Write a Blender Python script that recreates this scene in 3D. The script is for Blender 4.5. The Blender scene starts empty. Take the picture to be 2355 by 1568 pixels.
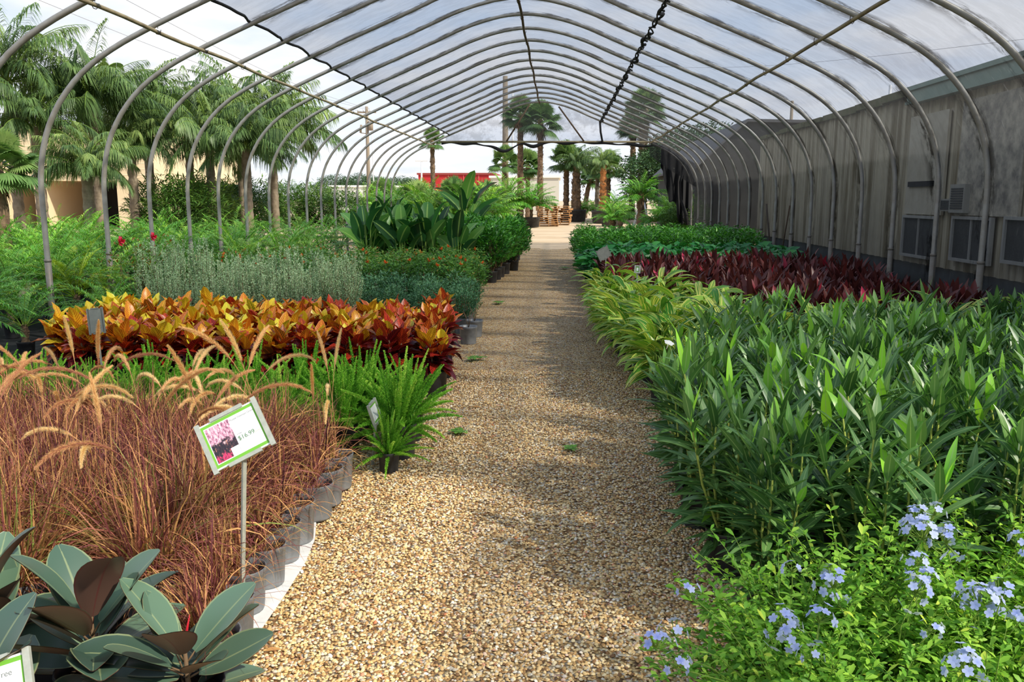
import bpy, math, random
import numpy as np
from mathutils import Vector, Matrix

S = bpy.context.scene
COL = S.collection
rng = np.random.default_rng(11)
random.seed(5)
R = math.radians

# ------------------------------------------------------------------ camera, sky, sun, exposure
W_, H_, F_ = 2355.0, 1568.0, 1950.0
PITCH = math.atan(329 / F_)
YAW = math.atan(107.5 * math.cos(PITCH) / F_)
EYE = 1.65
cd = bpy.data.cameras.new('camera')
cd.sensor_fit = 'HORIZONTAL'
cd.sensor_width = 36.0
cd.lens = F_ * 36.0 / W_
cd.clip_start, cd.clip_end = 0.05, 2000
cam = bpy.data.objects.new('camera', cd)
cam.location = (0, 0, EYE)
cam.rotation_euler = (math.pi / 2 - PITCH, 0, YAW)
COL.objects.link(cam)
S.camera = cam

S.view_settings.view_transform = 'Standard'
S.view_settings.look = 'None'
S.view_settings.gamma = 1.0
S.view_settings.exposure = 0.12
S.cycles.max_bounces = 8
S.cycles.diffuse_bounces = 3
S.cycles.glossy_bounces = 2
S.cycles.transmission_bounces = 4
S.cycles.transparent_max_bounces = 24
S.cycles.sample_clamp_indirect = 6.0

SKY_STRENGTH = 1.08
SUN_STRENGTH = 5.0
SUN_DIR = Vector((0.98, -0.50, 0.98)).normalized()      # towards the sun: from behind the viewer, over the right shoulder


def c(r, g, b):
    def s(v):
        v /= 255.0
        return v / 12.92 if v <= .04045 else ((v + .055) / 1.055) ** 2.4
    return (s(r), s(g), s(b), 1.0)


class NT:
    """thin wrapper round a node tree"""
    def __init__(self, tree):
        self.t = tree
        tree.nodes.clear()

    def n(self, typ, **kw):
        nd = self.t.nodes.new(typ)
        for k, v in kw.items():
            if k.startswith('i_'):
                nd.inputs[k[2:].replace('_', ' ')].default_value = v
            else:
                setattr(nd, k, v)
        return nd

    def l(self, a, b):
        self.t.links.new(a, b)

    def ramp(self, fac, stops, interp='LINEAR'):
        r = self.n('ShaderNodeValToRGB')
        r.color_ramp.interpolation = interp
        el = r.color_ramp.elements
        while len(el) < len(stops):
            el.new(0.5)
        for e, (p, col) in zip(el, stops):
            e.position = p
            e.color = col
        if fac is not None:
            self.l(fac, r.inputs[0])
        return r.outputs[0]

    def math(self, op, a, b=None, clamp=False):
        m = self.n('ShaderNodeMath', operation=op, use_clamp=clamp)
        for i, v in enumerate((a, b)):
            if v is None:
                continue
            if isinstance(v, (int, float)):
                m.inputs[i].default_value = v
            else:
                self.l(v, m.inputs[i])
        return m.outputs[0]

    def mix(self, fac, a, b, blend='MIX'):
        m = self.n('ShaderNodeMix', data_type='RGBA', blend_type=blend)
        for i, v in ((0, fac), (6, a), (7, b)):
            if isinstance(v, (int, float)):
                m.inputs[i].default_value = v
            elif isinstance(v, tuple):
                m.inputs[i].default_value = v
            else:
                self.l(v, m.inputs[i])
        return m.outputs[2]

    def noise(self, vec, scale, detail=3.0, rough=.55):
        q = self.n('ShaderNodeTexNoise')
        q.inputs['Scale'].default_value = scale
        q.inputs['Detail'].default_value = detail
        q.inputs['Roughness'].default_value = rough
        if vec is not None:
            self.l(vec, q.inputs['Vector'])
        return q.outputs[0]

    def mapping(self, vec, scale=(1, 1, 1), loc=(0, 0, 0), rot=(0, 0, 0)):
        m = self.n('ShaderNodeMapping')
        m.inputs['Scale'].default_value = scale
        m.inputs['Location'].default_value = loc
        m.inputs['Rotation'].default_value = rot
        self.l(vec, m.inputs[0])
        return m.outputs[0]


def make_sky():
    w = bpy.data.worlds.new('sky')
    S.world = w
    w.use_nodes = True
    k = NT(w.node_tree)
    tc = k.n('ShaderNodeTexCoord').outputs['Generated']
    sep = k.n('ShaderNodeSeparateXYZ')
    k.l(tc, sep.inputs[0])
    z = sep.outputs[2]
    base = k.ramp(z, [(0.0, c(238, 243, 250)), (0.12, c(224, 235, 250)), (0.32, c(186, 212, 244)), (0.9, c(122, 168, 228))])
    # clouds lie on a high flat layer: project the view direction on to it
    den = k.math('ADD', k.math('MAXIMUM', z, 0.0), 0.16)
    px = k.math('DIVIDE', sep.outputs[0], den)
    py = k.math('DIVIDE', sep.outputs[1], den)
    comb = k.n('ShaderNodeCombineXYZ')
    k.l(px, comb.inputs[0])
    k.l(py, comb.inputs[1])
    n1 = k.noise(comb.outputs[0], 1.15, 7.0, .56)
    n2 = k.noise(k.mapping(comb.outputs[0], loc=(3.1, 1.7, .4)), 2.4, 5.0, .5)
    cover = k.ramp(n1, [(0.40, (0, 0, 0, 1)), (0.60, (1, 1, 1, 1))])
    cc = k.ramp(n2, [(0.32, c(218, 223, 234)), (0.54, c(252, 252, 254))])
    col = k.mix(cover, base, cc)
    bg = k.n('ShaderNodeBackground')
    bg.inputs[1].default_value = SKY_STRENGTH
    k.l(col, bg.inputs[0])
    out = k.n('ShaderNodeOutputWorld')
    k.l(bg.outputs[0], out.inputs[0])


make_sky()
sl = bpy.data.lights.new('sun', 'SUN')
sl.energy = SUN_STRENGTH
sl.color = (1.0, 0.92, 0.77)
sl.angle = R(2.2)
sun = bpy.data.objects.new('sun', sl)
sun.rotation_euler = SUN_DIR.to_track_quat('Z', 'Y').to_euler()
sun.location = (6, -4, 12)
COL.objects.link(sun)


# ------------------------------------------------------------------ helpers: where a pixel of the photograph lies at a given depth
_fw = Vector((-math.sin(YAW) * math.cos(PITCH), math.cos(YAW) * math.cos(PITCH), -math.sin(PITCH)))
_rt = Vector((math.cos(YAW), math.sin(YAW), 0))
_up = _rt.cross(_fw)


def at(px, py, Y):
    d = _fw + _rt * ((px - W_ / 2) / F_) - _up * ((py - H_ / 2) / F_)
    return Vector((0, 0, EYE)) + d * (Y / d.y)


def on(px, py, z=0.0):
    d = _fw + _rt * ((px - W_ / 2) / F_) - _up * ((py - H_ / 2) / F_)
    return Vector((0, 0, EYE)) + d * ((z - EYE) / d.z)


# ------------------------------------------------------------------ helpers: names and labels
ORD = ('zeroth first second third fourth fifth sixth seventh eighth ninth tenth eleventh twelfth thirteenth fourteenth fifteenth '
       'sixteenth seventeenth eighteenth nineteenth twentieth twenty-first twenty-second twenty-third twenty-fourth').split()


def tag(o, label=None, cat=None, group=None, kind=None):
    for k, v in (('label', label), ('category', cat), ('group', group), ('kind', kind)):
        if v:
            o[k] = v
    return o


def link(o, parent=None):
    COL.objects.link(o)
    if parent is not None:
        o.parent = parent
    return o


def empty(name, loc, rz=0.0, sc=1.0):
    o = bpy.data.objects.new(name, None)
    o.empty_display_size = .1
    o.location = loc
    o.rotation_euler = (0, 0, rz)
    o.scale = (sc, sc, sc)
    return link(o)


def inst(name, me, parent=None, loc=(0, 0, 0), rot=(0, 0, 0), sc=1.0):
    o = bpy.data.objects.new(name, me)
    o.location = loc
    o.rotation_euler = rot
    o.scale = (sc, sc, sc) if not isinstance(sc, tuple) else sc
    return link(o, parent)


# ------------------------------------------------------------------ helpers: mesh building with numpy
def unit(a):
    return a / np.maximum(np.linalg.norm(a, axis=-1, keepdims=True), 1e-9)


class MB:
    def __init__(self):
        self.v, self.uv, self.rn, self.f, self.n = [], [], [], [], 0

    def add(self, V, F, mat=0, uv=None, rnd=None):
        V = np.asarray(V, float).reshape(-1, 3)
        F = np.asarray(F, int)
        m = len(V)
        self.v.append(V)
        self.uv.append(np.zeros((m, 2)) if uv is None else np.asarray(uv, float).reshape(-1, 2))
        if rnd is None:
            rnd = .5
        self.rn.append(np.broadcast_to(np.asarray(rnd, float), (m,)) if np.ndim(rnd) == 0 else np.asarray(rnd, float))
        self.f.append((F + self.n, mat))
        self.n += m
        return self

    def mesh(self, name, mats, smooth=True):
        V = np.concatenate(self.v)
        UV = np.concatenate(self.uv)
        RN = np.concatenate(self.rn)
        loops = np.concatenate([F.ravel() for F, _ in self.f])
        tot = np.concatenate([np.full(len(F), F.shape[1]) for F, _ in self.f])
        mi = np.concatenate([np.full(len(F), m) for F, m in self.f])
        start = np.concatenate([[0], np.cumsum(tot)[:-1]])
        me = bpy.data.meshes.new(name)
        me.vertices.add(len(V))
        me.vertices.foreach_set('co', V.astype(np.float32).ravel())
        me.loops.add(len(loops))
        me.loops.foreach_set('vertex_index', loops.astype(np.int32))
        me.polygons.add(len(tot))
        me.polygons.foreach_set('loop_start', start.astype(np.int32))
        me.polygons.foreach_set('material_index', mi.astype(np.int32))
        me.update(calc_edges=True)
        uvl = me.uv_layers.new(name='UVMap')
        uvl.data.foreach_set('uv', UV[loops].astype(np.float32).ravel())
        at_ = me.attributes.new('rnd', 'FLOAT', 'POINT')
        at_.data.foreach_set('value', RN.astype(np.float32))
        me.polygons.foreach_set('use_smooth', np.full(len(tot), bool(smooth)))
        for m in mats:
            me.materials.append(m)
        me.validate()
        return me

    def build(self, name, mats, parent=None, smooth=True, loc=(0, 0, 0), rot=(0, 0, 0)):
        return inst(name, self.mesh(name, mats, smooth), parent, loc, rot)

    # -- shapes
    def box(self, x0, x1, y0, y1, z0, z1, mat=0, rnd=None):
        V = [(x, y, z) for x in (x0, x1) for y in (y0, y1) for z in (z0, z1)]
        F = [(0, 1, 3, 2), (4, 6, 7, 5), (0, 4, 5, 1), (2, 3, 7, 6), (0, 2, 6, 4), (1, 5, 7, 3)]
        return self.add(V, F, mat, rnd=rnd)

    def obox(self, M, sx, sy, sz, mat=0):
        """box of half sizes sx, sy, sz under a matrix"""
        V = [M @ Vector((x, y, z)) for x in (-sx, sx) for y in (-sy, sy) for z in (-sz, sz)]
        F = [(0, 1, 3, 2), (4, 6, 7, 5), (0, 4, 5, 1), (2, 3, 7, 6), (0, 2, 6, 4), (1, 5, 7, 3)]
        return self.add([tuple(v) for v in V], F, mat)

    def tube(self, pts, rad, n=8, mat=0, rnd=None, cap=True):
        P = np.asarray(pts, float)
        m = len(P)
        rad = np.broadcast_to(np.asarray(rad, float), (m,))
        T = np.gradient(P, axis=0)
        T = unit(T)
        ref = np.eye(3)[int(np.argmin(np.abs(T).max(0) + np.array((.02, .01, 0))))]
        a = unit(np.cross(T, ref))
        b = np.cross(T, a)
        ang = np.linspace(0, 2 * np.pi, n, endpoint=False)
        V = P[:, None] + (a[:, None] * np.cos(ang)[None, :, None] + b[:, None] * np.sin(ang)[None, :, None]) * rad[:, None, None]
        i = np.arange(m - 1)[:, None] * n
        j = np.arange(n)[None]
        j2 = (j + 1) % n
        F = np.stack([i + j, i + j2, i + n + j2, i + n + j], -1).reshape(-1, 4)
        uv = np.stack(np.broadcast_arrays(np.linspace(0, 1, n)[None], np.linspace(0, 1, m)[:, None]), -1)
        k = self.n
        self.add(V, F, mat, uv, rnd)
        if cap:
            self.f.append((np.array([np.arange(n)[::-1] + k]), mat))
            self.f.append((np.array([np.arange(n) + (m - 1) * n + k]), mat))
        return self

    def lathe(self, prof, n=20, mat=0, rnd=None):
        P = np.asarray(prof, float)
        m = len(P)
        ang = np.linspace(0, 2 * np.pi, n, endpoint=False)
        V = np.stack([P[:, None, 0] * np.cos(ang), P[:, None, 0] * np.sin(ang), np.broadcast_to(P[:, None, 1], (m, n))], -1)
        i = np.arange(m - 1)[:, None] * n
        j = np.arange(n)[None]
        j2 = (j + 1) % n
        F = np.stack([i + j, i + j2, i + n + j2, i + n + j], -1).reshape(-1, 4)
        return self.add(V, F, mat, rnd=rnd)

    def leaves(self, base, az, el, L, Wd, bend, prof, ns=5, fold=.25, roll=0., mat=0, rnd=None, across=3, bp=1.0, wave=0.):
        base = np.asarray(base, float).reshape(-1, 3)
        N = len(base)
        az, el, L, Wd, bend, roll = [np.broadcast_to(np.asarray(q, float), (N,)) for q in (az, el, L, Wd, bend, roll)]
        t = np.linspace(0, 1, ns + 1)
        pr = np.array([prof(x) for x in t])
        e = el[:, None] - bend[:, None] * t[None] ** bp
        d = np.stack([np.cos(e) * np.cos(az)[:, None], np.cos(e) * np.sin(az)[:, None], np.sin(e)], -1)
        st = (d[:, 1:] + d[:, :-1]) / 2 * (L / ns)[:, None, None]
        pos = base[:, None] + np.concatenate([np.zeros((N, 1, 3)), np.cumsum(st, 1)], 1)
        s = np.stack([-np.sin(az), np.cos(az), np.zeros(N)], -1)[:, None] * np.ones((1, ns + 1, 1))
        nn = np.cross(d, s)
        cr, sr = np.cos(roll)[:, None, None], np.sin(roll)[:, None, None]
        side = s * cr + nn * sr
        nr = nn * cr - s * sr
        w = (Wd[:, None] / 2 * pr[None])[..., None]
        if across == 3:
            wv = (np.sin(t * 17)[None, :, None] * wave * w) if wave else 0
            cols = [pos + side * w * math.cos(fold) + nr * (w * math.sin(fold) + wv), pos,
                    pos - side * w * math.cos(fold) + nr * (w * math.sin(fold) - wv)]
        else:
            cols = [pos + side * w, pos - side * w]
        a = len(cols)
        V = np.stack(cols, 2)                       # N, ns+1, a, 3
        u = np.linspace(0, 1, a)
        uv = np.broadcast_to(np.stack(np.broadcast_arrays(u[None, :], t[:, None]), -1)[None], (N, ns + 1, a, 2))
        b0 = (np.arange(N) * (ns + 1) * a)[:, None, None]
        i = (np.arange(ns) * a)[None, :, None]
        j = np.arange(a - 1)[None, None, :]
        q = b0 + i + j
        F = np.stack([q, q + 1, q + a + 1, q + a], -1).reshape(-1, 4)
        if rnd is None:
            rnd = rng.random(N)
        rv = np.repeat(np.broadcast_to(np.asarray(rnd, float), (N,)), (ns + 1) * a)
        return self.add(V, F, mat, uv, rv)

    def needles(self, base, d, L, Wd, mat=0, rnd=None, side=None):
        """one rhombus each"""
        base = np.asarray(base, float).reshape(-1, 3)
        N = len(base)
        d = unit(np.asarray(d, float))
        L, Wd = [np.broadcast_to(np.asarray(q, float), (N,))[:, None] for q in (L, Wd)]
        if side is None:
            side = unit(np.cross(d, rng.normal(size=(N, 3))))
        mid = base + d * L * .5
        V = np.stack([base, mid - side * Wd / 2, base + d * L, mid + side * Wd / 2], 1)
        uv = np.broadcast_to(np.array([(.5, 0), (0, .5), (.5, 1), (1, .5)], float)[None], (N, 4, 2))
        F = np.arange(N * 4).reshape(N, 4)
        if rnd is None:
            rnd = rng.random(N)
        return self.add(V, F, mat, uv, np.repeat(np.broadcast_to(np.asarray(rnd, float), (N,)), 4))

    def blades(self, base, d, L, Wd, droop, mat=0, rnd=None, upv=None):
        """two quads each, drooping at the tip"""
        base = np.asarray(base, float).reshape(-1, 3)
        N = len(base)
        d = unit(np.asarray(d, float))
        L, Wd, droop = [np.broadcast_to(np.asarray(q, float), (N,))[:, None] for q in (L, Wd, droop)]
        upv = np.broadcast_to(np.array((0, 0, 1.0)) if upv is None else upv, (N, 3))
        side = unit(np.cross(upv, d) + 1e-6)
        dn = np.array((0, 0, -1.0))
        p1 = base + d * L * .5 + dn * L * droop * .2
        p2 = base + d * L * .93 + dn * L * droop
        V = np.stack([base - side * Wd * .2, base + side * Wd * .2, p1 - side * Wd * .5, p1 + side * Wd * .5, p2 - side * Wd * .06, p2 + side * Wd * .06], 1)
        uv = np.broadcast_to(np.array([(0, 0), (1, 0), (0, .5), (1, .5), (0, 1), (1, 1)], float)[None], (N, 6, 2))
        o = (np.arange(N) * 6)[:, None]
        F = np.concatenate([o + np.array([[0, 1, 3, 2]]), o + np.array([[2, 3, 5, 4]])])
        if rnd is None:
            rnd = rng.random(N)
        return self.add(V, F, mat, uv, np.repeat(np.broadcast_to(np.asarray(rnd, float), (N,)), 6))

    def frond(self, base, az, el, L, bend, nl, ll, lw, droop=.35, mat=0, mst=1, rr=.006, rnd=.5, vee=.35, fwd=.6, start=.18, bp=1.3):
        """feather leaf: a rachis and pairs of leaflets"""
        ns = 10
        t = np.linspace(0, 1, ns + 1)
        e = el - bend * t ** bp
        d = np.stack([np.cos(e) * math.cos(az), np.cos(e) * math.sin(az), np.sin(e)], -1)
        P = np.asarray(base, float) + np.concatenate([np.zeros((1, 3)), np.cumsum((d[1:] + d[:-1]) / 2 * L / ns, 0)])
        self.tube(P, np.linspace(rr, rr * .25, ns + 1), 4, mst, rnd, cap=False)
        q = np.linspace(start, 1.0, nl) 
        q = np.clip(q + rng.normal(0, .006, nl), 0, 1)
        b = np.stack([np.interp(q, t, P[:, k]) for k in range(3)], -1)
        dd = unit(np.stack([np.interp(q, t, d[:, k]) for k in range(3)], -1))
        s = np.array((-math.sin(az), math.cos(az), 0.0))
        nrm = np.cross(dd, s)
        ln = ll * (np.sin(np.pi * np.clip(.16 + q * .80, 0, 1)) ** .75)
        for sg in (1, -1):
            a = fwd + rng.normal(0, .08, (nl, 1)) + q[:, None] ** 3 * .5
            v = s * sg * np.cos(a) + dd * np.sin(a) + nrm * vee + rng.normal(0, .07, (nl, 3))
            self.blades(b, v, ln * rng.uniform(.85, 1.1, nl), lw, droop * rng.uniform(.6, 1.4, nl), mat,
                        np.clip(rnd + rng.normal(0, .12, nl), 0, 1))
        return self


def lance(t):
    return max(.03, math.sin(math.pi * min(1, t ** .8 * .97 + .03)) ** .9)


def grassy(t):
    return max(.05, 1 - t ** 2)


def ovate(t):
    return max(.03, math.sin(math.pi * (t ** .72 * .95 + .05)) ** .75)


def obov(t):
    return max(.06, math.sin(math.pi * (t ** 1.35 * .92 + .04)) ** .8)


def paddle(t):
    return max(.03, math.sin(math.pi * (t ** .85 * .94 + .06)) ** .5)


# ------------------------------------------------------------------ materials
def mat_plain(name, col, rough=.6, metal=0., spec=.4, bump=None, var=None):
    """col: linear tuple; var: (scale, dark colour, amount) blotches of another colour; bump: (scale, strength)"""
    m = bpy.data.materials.new(name)
    m.use_nodes = True
    k = NT(m.node_tree)
    p = k.n('ShaderNodeBsdfPrincipled')
    p.inputs['Roughness'].default_value = rough
    p.inputs['Metallic'].default_value = metal
    p.inputs['Specular IOR Level'].default_value = spec
    tc = k.n('ShaderNodeTexCoord').outputs['Object']
    if var:
        nz = k.noise(tc, var[0], 5, .6)
        fac = k.ramp(nz, [(.38, (0, 0, 0, 1)), (.68, (var[2],) * 3 + (1,))])
        k.l(k.mix(fac, col, var[1]), p.inputs['Base Color'])
    else:
        p.inputs['Base Color'].default_value = col
    if bump:
        b = k.n('ShaderNodeBump')
        b.inputs['Strength'].default_value = bump[1]
        b.inputs['Distance'].default_value = .01
        k.l(k.noise(tc, bump[0], 4), b.inputs['Height'])
        k.l(b.outputs[0], p.inputs['Normal'])
    o = k.n('ShaderNodeOutputMaterial')
    k.l(p.outputs[0], o.inputs[0])
    return m


def leaf_mat(name, stops, trans=.3, rough=.45, spec=.35, mode=None, vein=None, obj=.2, tcol=1.25):
    m = bpy.data.materials.new(name)
    m.use_nodes = True
    k = NT(m.node_tree)
    a = k.n('ShaderNodeAttribute', attribute_name='rnd').outputs['Fac']
    oi = k.n('ShaderNodeObjectInfo').outputs['Random']
    fac = k.math('ADD', k.math('MULTIPLY', a, 1.0), k.math('MULTIPLY', k.math('SUBTRACT', oi, .5), obj), True)
    col = k.ramp(fac, stops)
    uv = k.n('ShaderNodeUVMap').outputs[0]
    sp = k.n('ShaderNodeSeparateXYZ')
    k.l(uv, sp.inputs[0])
    au = k.math('ABSOLUTE', k.math('SUBTRACT', sp.outputs[0], .5))
    if mode == 'midrib':
        f = k.ramp(au, [(.03, (1, 1, 1, 1)), (.07, (0, 0, 0, 1))])
        col = k.mix(k.math('MULTIPLY', f, .7), col, vein)
    elif mode == 'croton':
        ph = k.math('SUBTRACT', k.math('MULTIPLY', sp.outputs[1], 9.0), k.math('MULTIPLY', au, 4.6))
        saw = k.math('ABSOLUTE', k.math('SUBTRACT', k.math('FRACT', ph), .5))
        f1 = k.ramp(saw, [(.10, (1, 1, 1, 1)), (.19, (0, 0, 0, 1))])
        f2 = k.ramp(au, [(.035, (1, 1, 1, 1)), (.075, (0, 0, 0, 1))])
        f3 = k.ramp(au, [(.44, (0, 0, 0, 1)), (.49, (.8, .8, .8, 1))])
        f = k.math('MAXIMUM', k.math('MAXIMUM', f1, f2), f3)
        vcol = k.ramp(fac, [(.0, c(120, 24, 34)), (.3, c(216, 62, 36)), (.55, c(240, 130, 40)), (.75, c(248, 200, 50)), (1., c(244, 228, 70))])
        col = k.mix(f, col, vcol)
    elif mode == 'ginger':
        mp = k.mapping(uv, scale=(9, 1.0, 1))
        ad = k.n('ShaderNodeVectorMath', operation='ADD')
        k.l(mp, ad.inputs[0])
        cb = k.n('ShaderNodeCombineXYZ')
        k.l(k.math('MULTIPLY', a, 37.0), cb.inputs[2])
        k.l(k.math('MULTIPLY', au, -3.0), cb.inputs[1])
        k.l(cb.outputs[0], ad.inputs[1])
        nz = k.noise(ad.outputs[0], 1.0, 2.0, .5)
        f = k.ramp(nz, [(.53, (0, 0, 0, 1)), (.58, (1, 1, 1, 1))])
        col = k.mix(f, col, vein)
    elif mode == 'tipfade':
        col = k.mix(k.math('MULTIPLY', sp.outputs[1], .5), col, vein)
    elif mode == 'margin':
        f = k.ramp(au, [(.455, (0, 0, 0, 1)), (.47, (1, 1, 1, 1))])
        f2 = k.ramp(au, [(.012, (1, 1, 1, 1)), (.03, (0, 0, 0, 1))])
        col = k.mix(k.math('MULTIPLY', k.math('MAXIMUM', f, f2), .45), col, vein)
    p = k.n('ShaderNodeBsdfPrincipled')
    p.inputs['Roughness'].default_value = rough
    p.inputs['Specular IOR Level'].default_value = spec
    k.l(col, p.inputs['Base Color'])
    o = k.n('ShaderNodeOutputMaterial')
    if trans > 0:
        tr = k.n('ShaderNodeBsdfTranslucent')
        g = k.mix(1.0, col, (tcol, tcol, tcol * .55, 1), 'MULTIPLY')
        k.l(g, tr.inputs[0])
        mx = k.n('ShaderNodeMixShader')
        mx.inputs[0].default_value = trans
        k.l(p.outputs[0], mx.inputs[1])
        k.l(tr.outputs[0], mx.inputs[2])
        k.l(mx.outputs[0], o.inputs[0])
    else:
        k.l(p.outputs[0], o.inputs[0])
    return m


M = {}
M['pot_black'] = mat_plain('pot_black', c(34, 35, 38), .45, var=(9, c(84, 84, 84), .35))
M['pot_grey'] = mat_plain('pot_grey', c(92, 97, 104), .42, spec=.6, var=(7, c(146, 148, 150), .7))
M['soil'] = mat_plain('soil', c(46, 34, 26), .95, var=(60, c(92, 68, 46), .7), bump=(80, .8))
M['stem_green'] = mat_plain('stem_green', c(110, 140, 50), .6)
M['stem_pale'] = mat_plain('stem_pale', c(166, 178, 82), .6)
M['stem_brown'] = mat_plain('stem_brown', c(104, 82, 58), .8)
M['trunk'] = mat_plain('trunk', c(128, 106, 84), .95, var=(7, c(62, 46, 34), .9), bump=(14, 1.0))
M['trunk_orange'] = mat_plain('trunk_orange', c(190, 126, 72), .95, var=(6, c(112, 74, 46), .8), bump=(14, 1.0))
M['trunk_grey'] = mat_plain('trunk_grey', c(140, 128, 110), .95, var=(6, c(88, 76, 62), .8), bump=(14, 1.0))
M['galv'] = mat_plain('galvanized_pipe', c(150, 150, 146), .5, .25, var=(5, c(112, 104, 90), .6))
M['galv_old'] = mat_plain('weathered_pipe', c(150, 140, 112), .6, .15, var=(4, c(96, 82, 62), .7))
M['sleeve'] = mat_plain('ground_sleeve', c(128, 128, 122), .55, .2, var=(6, c(104, 84, 62), .7))
M['rust'] = mat_plain('rusty_pipe', c(96, 80, 64), .8, var=(6, c(58, 40, 30), .8))
M['black_cloth'] = mat_plain('black_cloth', c(30, 31, 33), .9)
M['white_cloth'] = mat_plain('white_cloth', c(226, 228, 230), .8, var=(8, c(188, 186, 180), .5))
M['sign_metal'] = mat_plain('sign_metal', c(178, 182, 172), .55, .2, var=(30, c(140, 144, 134), .5))
M['sign_back'] = mat_plain('sign_back', c(112, 116, 110), .75, var=(20, c(90, 94, 90), .6))
M['card_white'] = mat_plain('card_white', c(240, 241, 243), .5)
M['card_green'] = mat_plain('card_green', c(112, 178, 58), .5)
M['ink_grey'] = mat_plain('ink_grey', c(112, 120, 116), .6)
M['ink_green'] = mat_plain('ink_green', c(72, 116, 72), .6)
M['ink_light'] = mat_plain('ink_light', c(206, 208, 212), .6)
M['ink_orange'] = mat_plain('ink_orange', c(232, 178, 120), .6)
M['wood'] = mat_plain('pallet_wood', c(196, 150, 98), .85, var=(5, c(130, 86, 56), .8))
M['alu'] = mat_plain('aluminium', c(196, 200, 204), .4, .5)

M['grass'] = leaf_mat('fountain_grass_blade', [(0, c(60, 36, 42)), (.24, c(112, 60, 66)), (.48, c(142, 82, 76)), (.60, c(174, 116, 84)), (.74, c(216, 168, 108)), (.82, c(150, 116, 70)), (.91, c(112, 108, 56)), (1, c(136, 154, 74))], .2, .55, .25, obj=.22)
M['plume'] = leaf_mat('plume_bristle', [(0, c(176, 118, 104)), (.35, c(214, 166, 122)), (.7, c(236, 204, 150)), (1, c(246, 226, 184))], .4, .8, .1, obj=.5)
M['fern'] = leaf_mat('foxtail_needle', [(0, c(54, 112, 34)), (.45, c(104, 170, 50)), (.8, c(154, 212, 74)), (1, c(206, 232, 108))], .3, .5, .25)
M['croton'] = leaf_mat('croton_leaf', [(0, c(58, 16, 26)), (.22, c(112, 24, 26)), (.4, c(150, 44, 26)), (.52, c(58, 72, 32)), (.62, c(200, 92, 28)), (.74, c(206, 132, 28)), (.84, c(140, 150, 34)), (.93, c(226, 196, 34)), (1, c(214, 206, 48))], .22, .35, .45, 'croton', obj=.12, tcol=1.1)
M['sage'] = leaf_mat('silver_leaf', [(0, c(122, 156, 114)), (.5, c(166, 196, 152)), (1, c(204, 222, 186))], .2, .8, .15)
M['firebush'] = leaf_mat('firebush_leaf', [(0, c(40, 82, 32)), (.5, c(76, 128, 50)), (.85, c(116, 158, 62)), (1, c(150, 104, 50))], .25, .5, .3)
M['bluegreen'] = leaf_mat('bluegreen_leaf', [(0, c(40, 84, 56)), (.5, c(76, 124, 84)), (1, c(122, 164, 116))], .2, .55, .3)
M['orange_flower'] = leaf_mat('orange_flower', [(0, c(206, 66, 22)), (1, c(246, 128, 50))], .3, .6, .2)
M['red_flower'] = leaf_mat('red_flower', [(0, c(200, 30, 60)), (1, c(236, 70, 100))], .3, .6, .2)
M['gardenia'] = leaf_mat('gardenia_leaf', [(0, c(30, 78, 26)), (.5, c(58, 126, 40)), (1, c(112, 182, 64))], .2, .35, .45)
M['lobed'] = leaf_mat('broad_green_leaf', [(0, c(24, 82, 36)), (.5, c(40, 122, 52)), (1, c(78, 158, 74))], .2, .4, .4)
M['bop'] = leaf_mat('paddle_leaf', [(0, c(26, 66, 32)), (.5, c(46, 100, 48)), (1, c(100, 152, 64))], .28, .4, .4, 'midrib', c(150, 186, 100))
M['palm'] = leaf_mat('pygmy_palm_leaflet', [(0, c(48, 102, 32)), (.5, c(94, 160, 52)), (.85, c(148, 200, 70)), (1, c(192, 220, 94))], .25, .45, .35, obj=.45)
M['queen'] = leaf_mat('queen_palm_leaflet', [(0, c(50, 74, 40)), (.5, c(98, 128, 72)), (1, c(164, 184, 108))], .25, .45, .35)
M['fan'] = leaf_mat('fan_palm_leaf', [(0, c(58, 90, 50)), (.5, c(104, 140, 78)), (1, c(166, 188, 112))], .2, .5, .35, obj=.3)
M['dead'] = leaf_mat('dead_frond', [(0, c(104, 84, 66)), (1, c(158, 132, 104))], .1, .9, .1)
M['bush'] = leaf_mat('bush_leaf', [(0, c(44, 76, 34)), (.5, c(80, 118, 52)), (1, c(128, 158, 72))], .25, .5, .3, obj=.4)
M['tree'] = leaf_mat('tree_leaf', [(0, c(44, 70, 48)), (1, c(90, 118, 78))], .1, .8, .1)
M['oleander'] = leaf_mat('oleander_leaf', [(0, c(42, 78, 40)), (.5, c(78, 122, 62)), (.78, c(112, 152, 84)), (.9, c(120, 186, 60)), (1, c(156, 218, 68))], .25, .36, .6, 'midrib', c(152, 182, 116), obj=.1)
M['ginger'] = leaf_mat('variegated_leaf', [(0, c(56, 116, 38)), (.5, c(94, 156, 52)), (1, c(138, 188, 64))], .28, .36, .45, 'ginger', c(236, 230, 120), obj=.15)
M['cordy'] = leaf_mat('burgundy_leaf', [(0, c(44, 22, 26)), (.35, c(76, 34, 36)), (.65, c(104, 54, 50)), (.86, c(122, 52, 52)), (.95, c(176, 34, 64)), (1, c(206, 50, 88))], .18, .4, .4, obj=.18)
M['plumbago'] = leaf_mat('plumbago_leaf', [(0, c(60, 112, 32)), (.5, c(108, 164, 50)), (.92, c(164, 208, 74)), (1, c(192, 212, 78))], .3, .5, .3)
M['blue'] = leaf_mat('blue_petal', [(0, c(142, 160, 242)), (1, c(190, 202, 252))], .4, .6, .2, 'tipfade', c(214, 220, 255))
M['white_petal'] = leaf_mat('white_petal', [(0, c(240, 240, 236)), (1, c(252, 252, 250))], .25, .6, .2)
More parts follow.
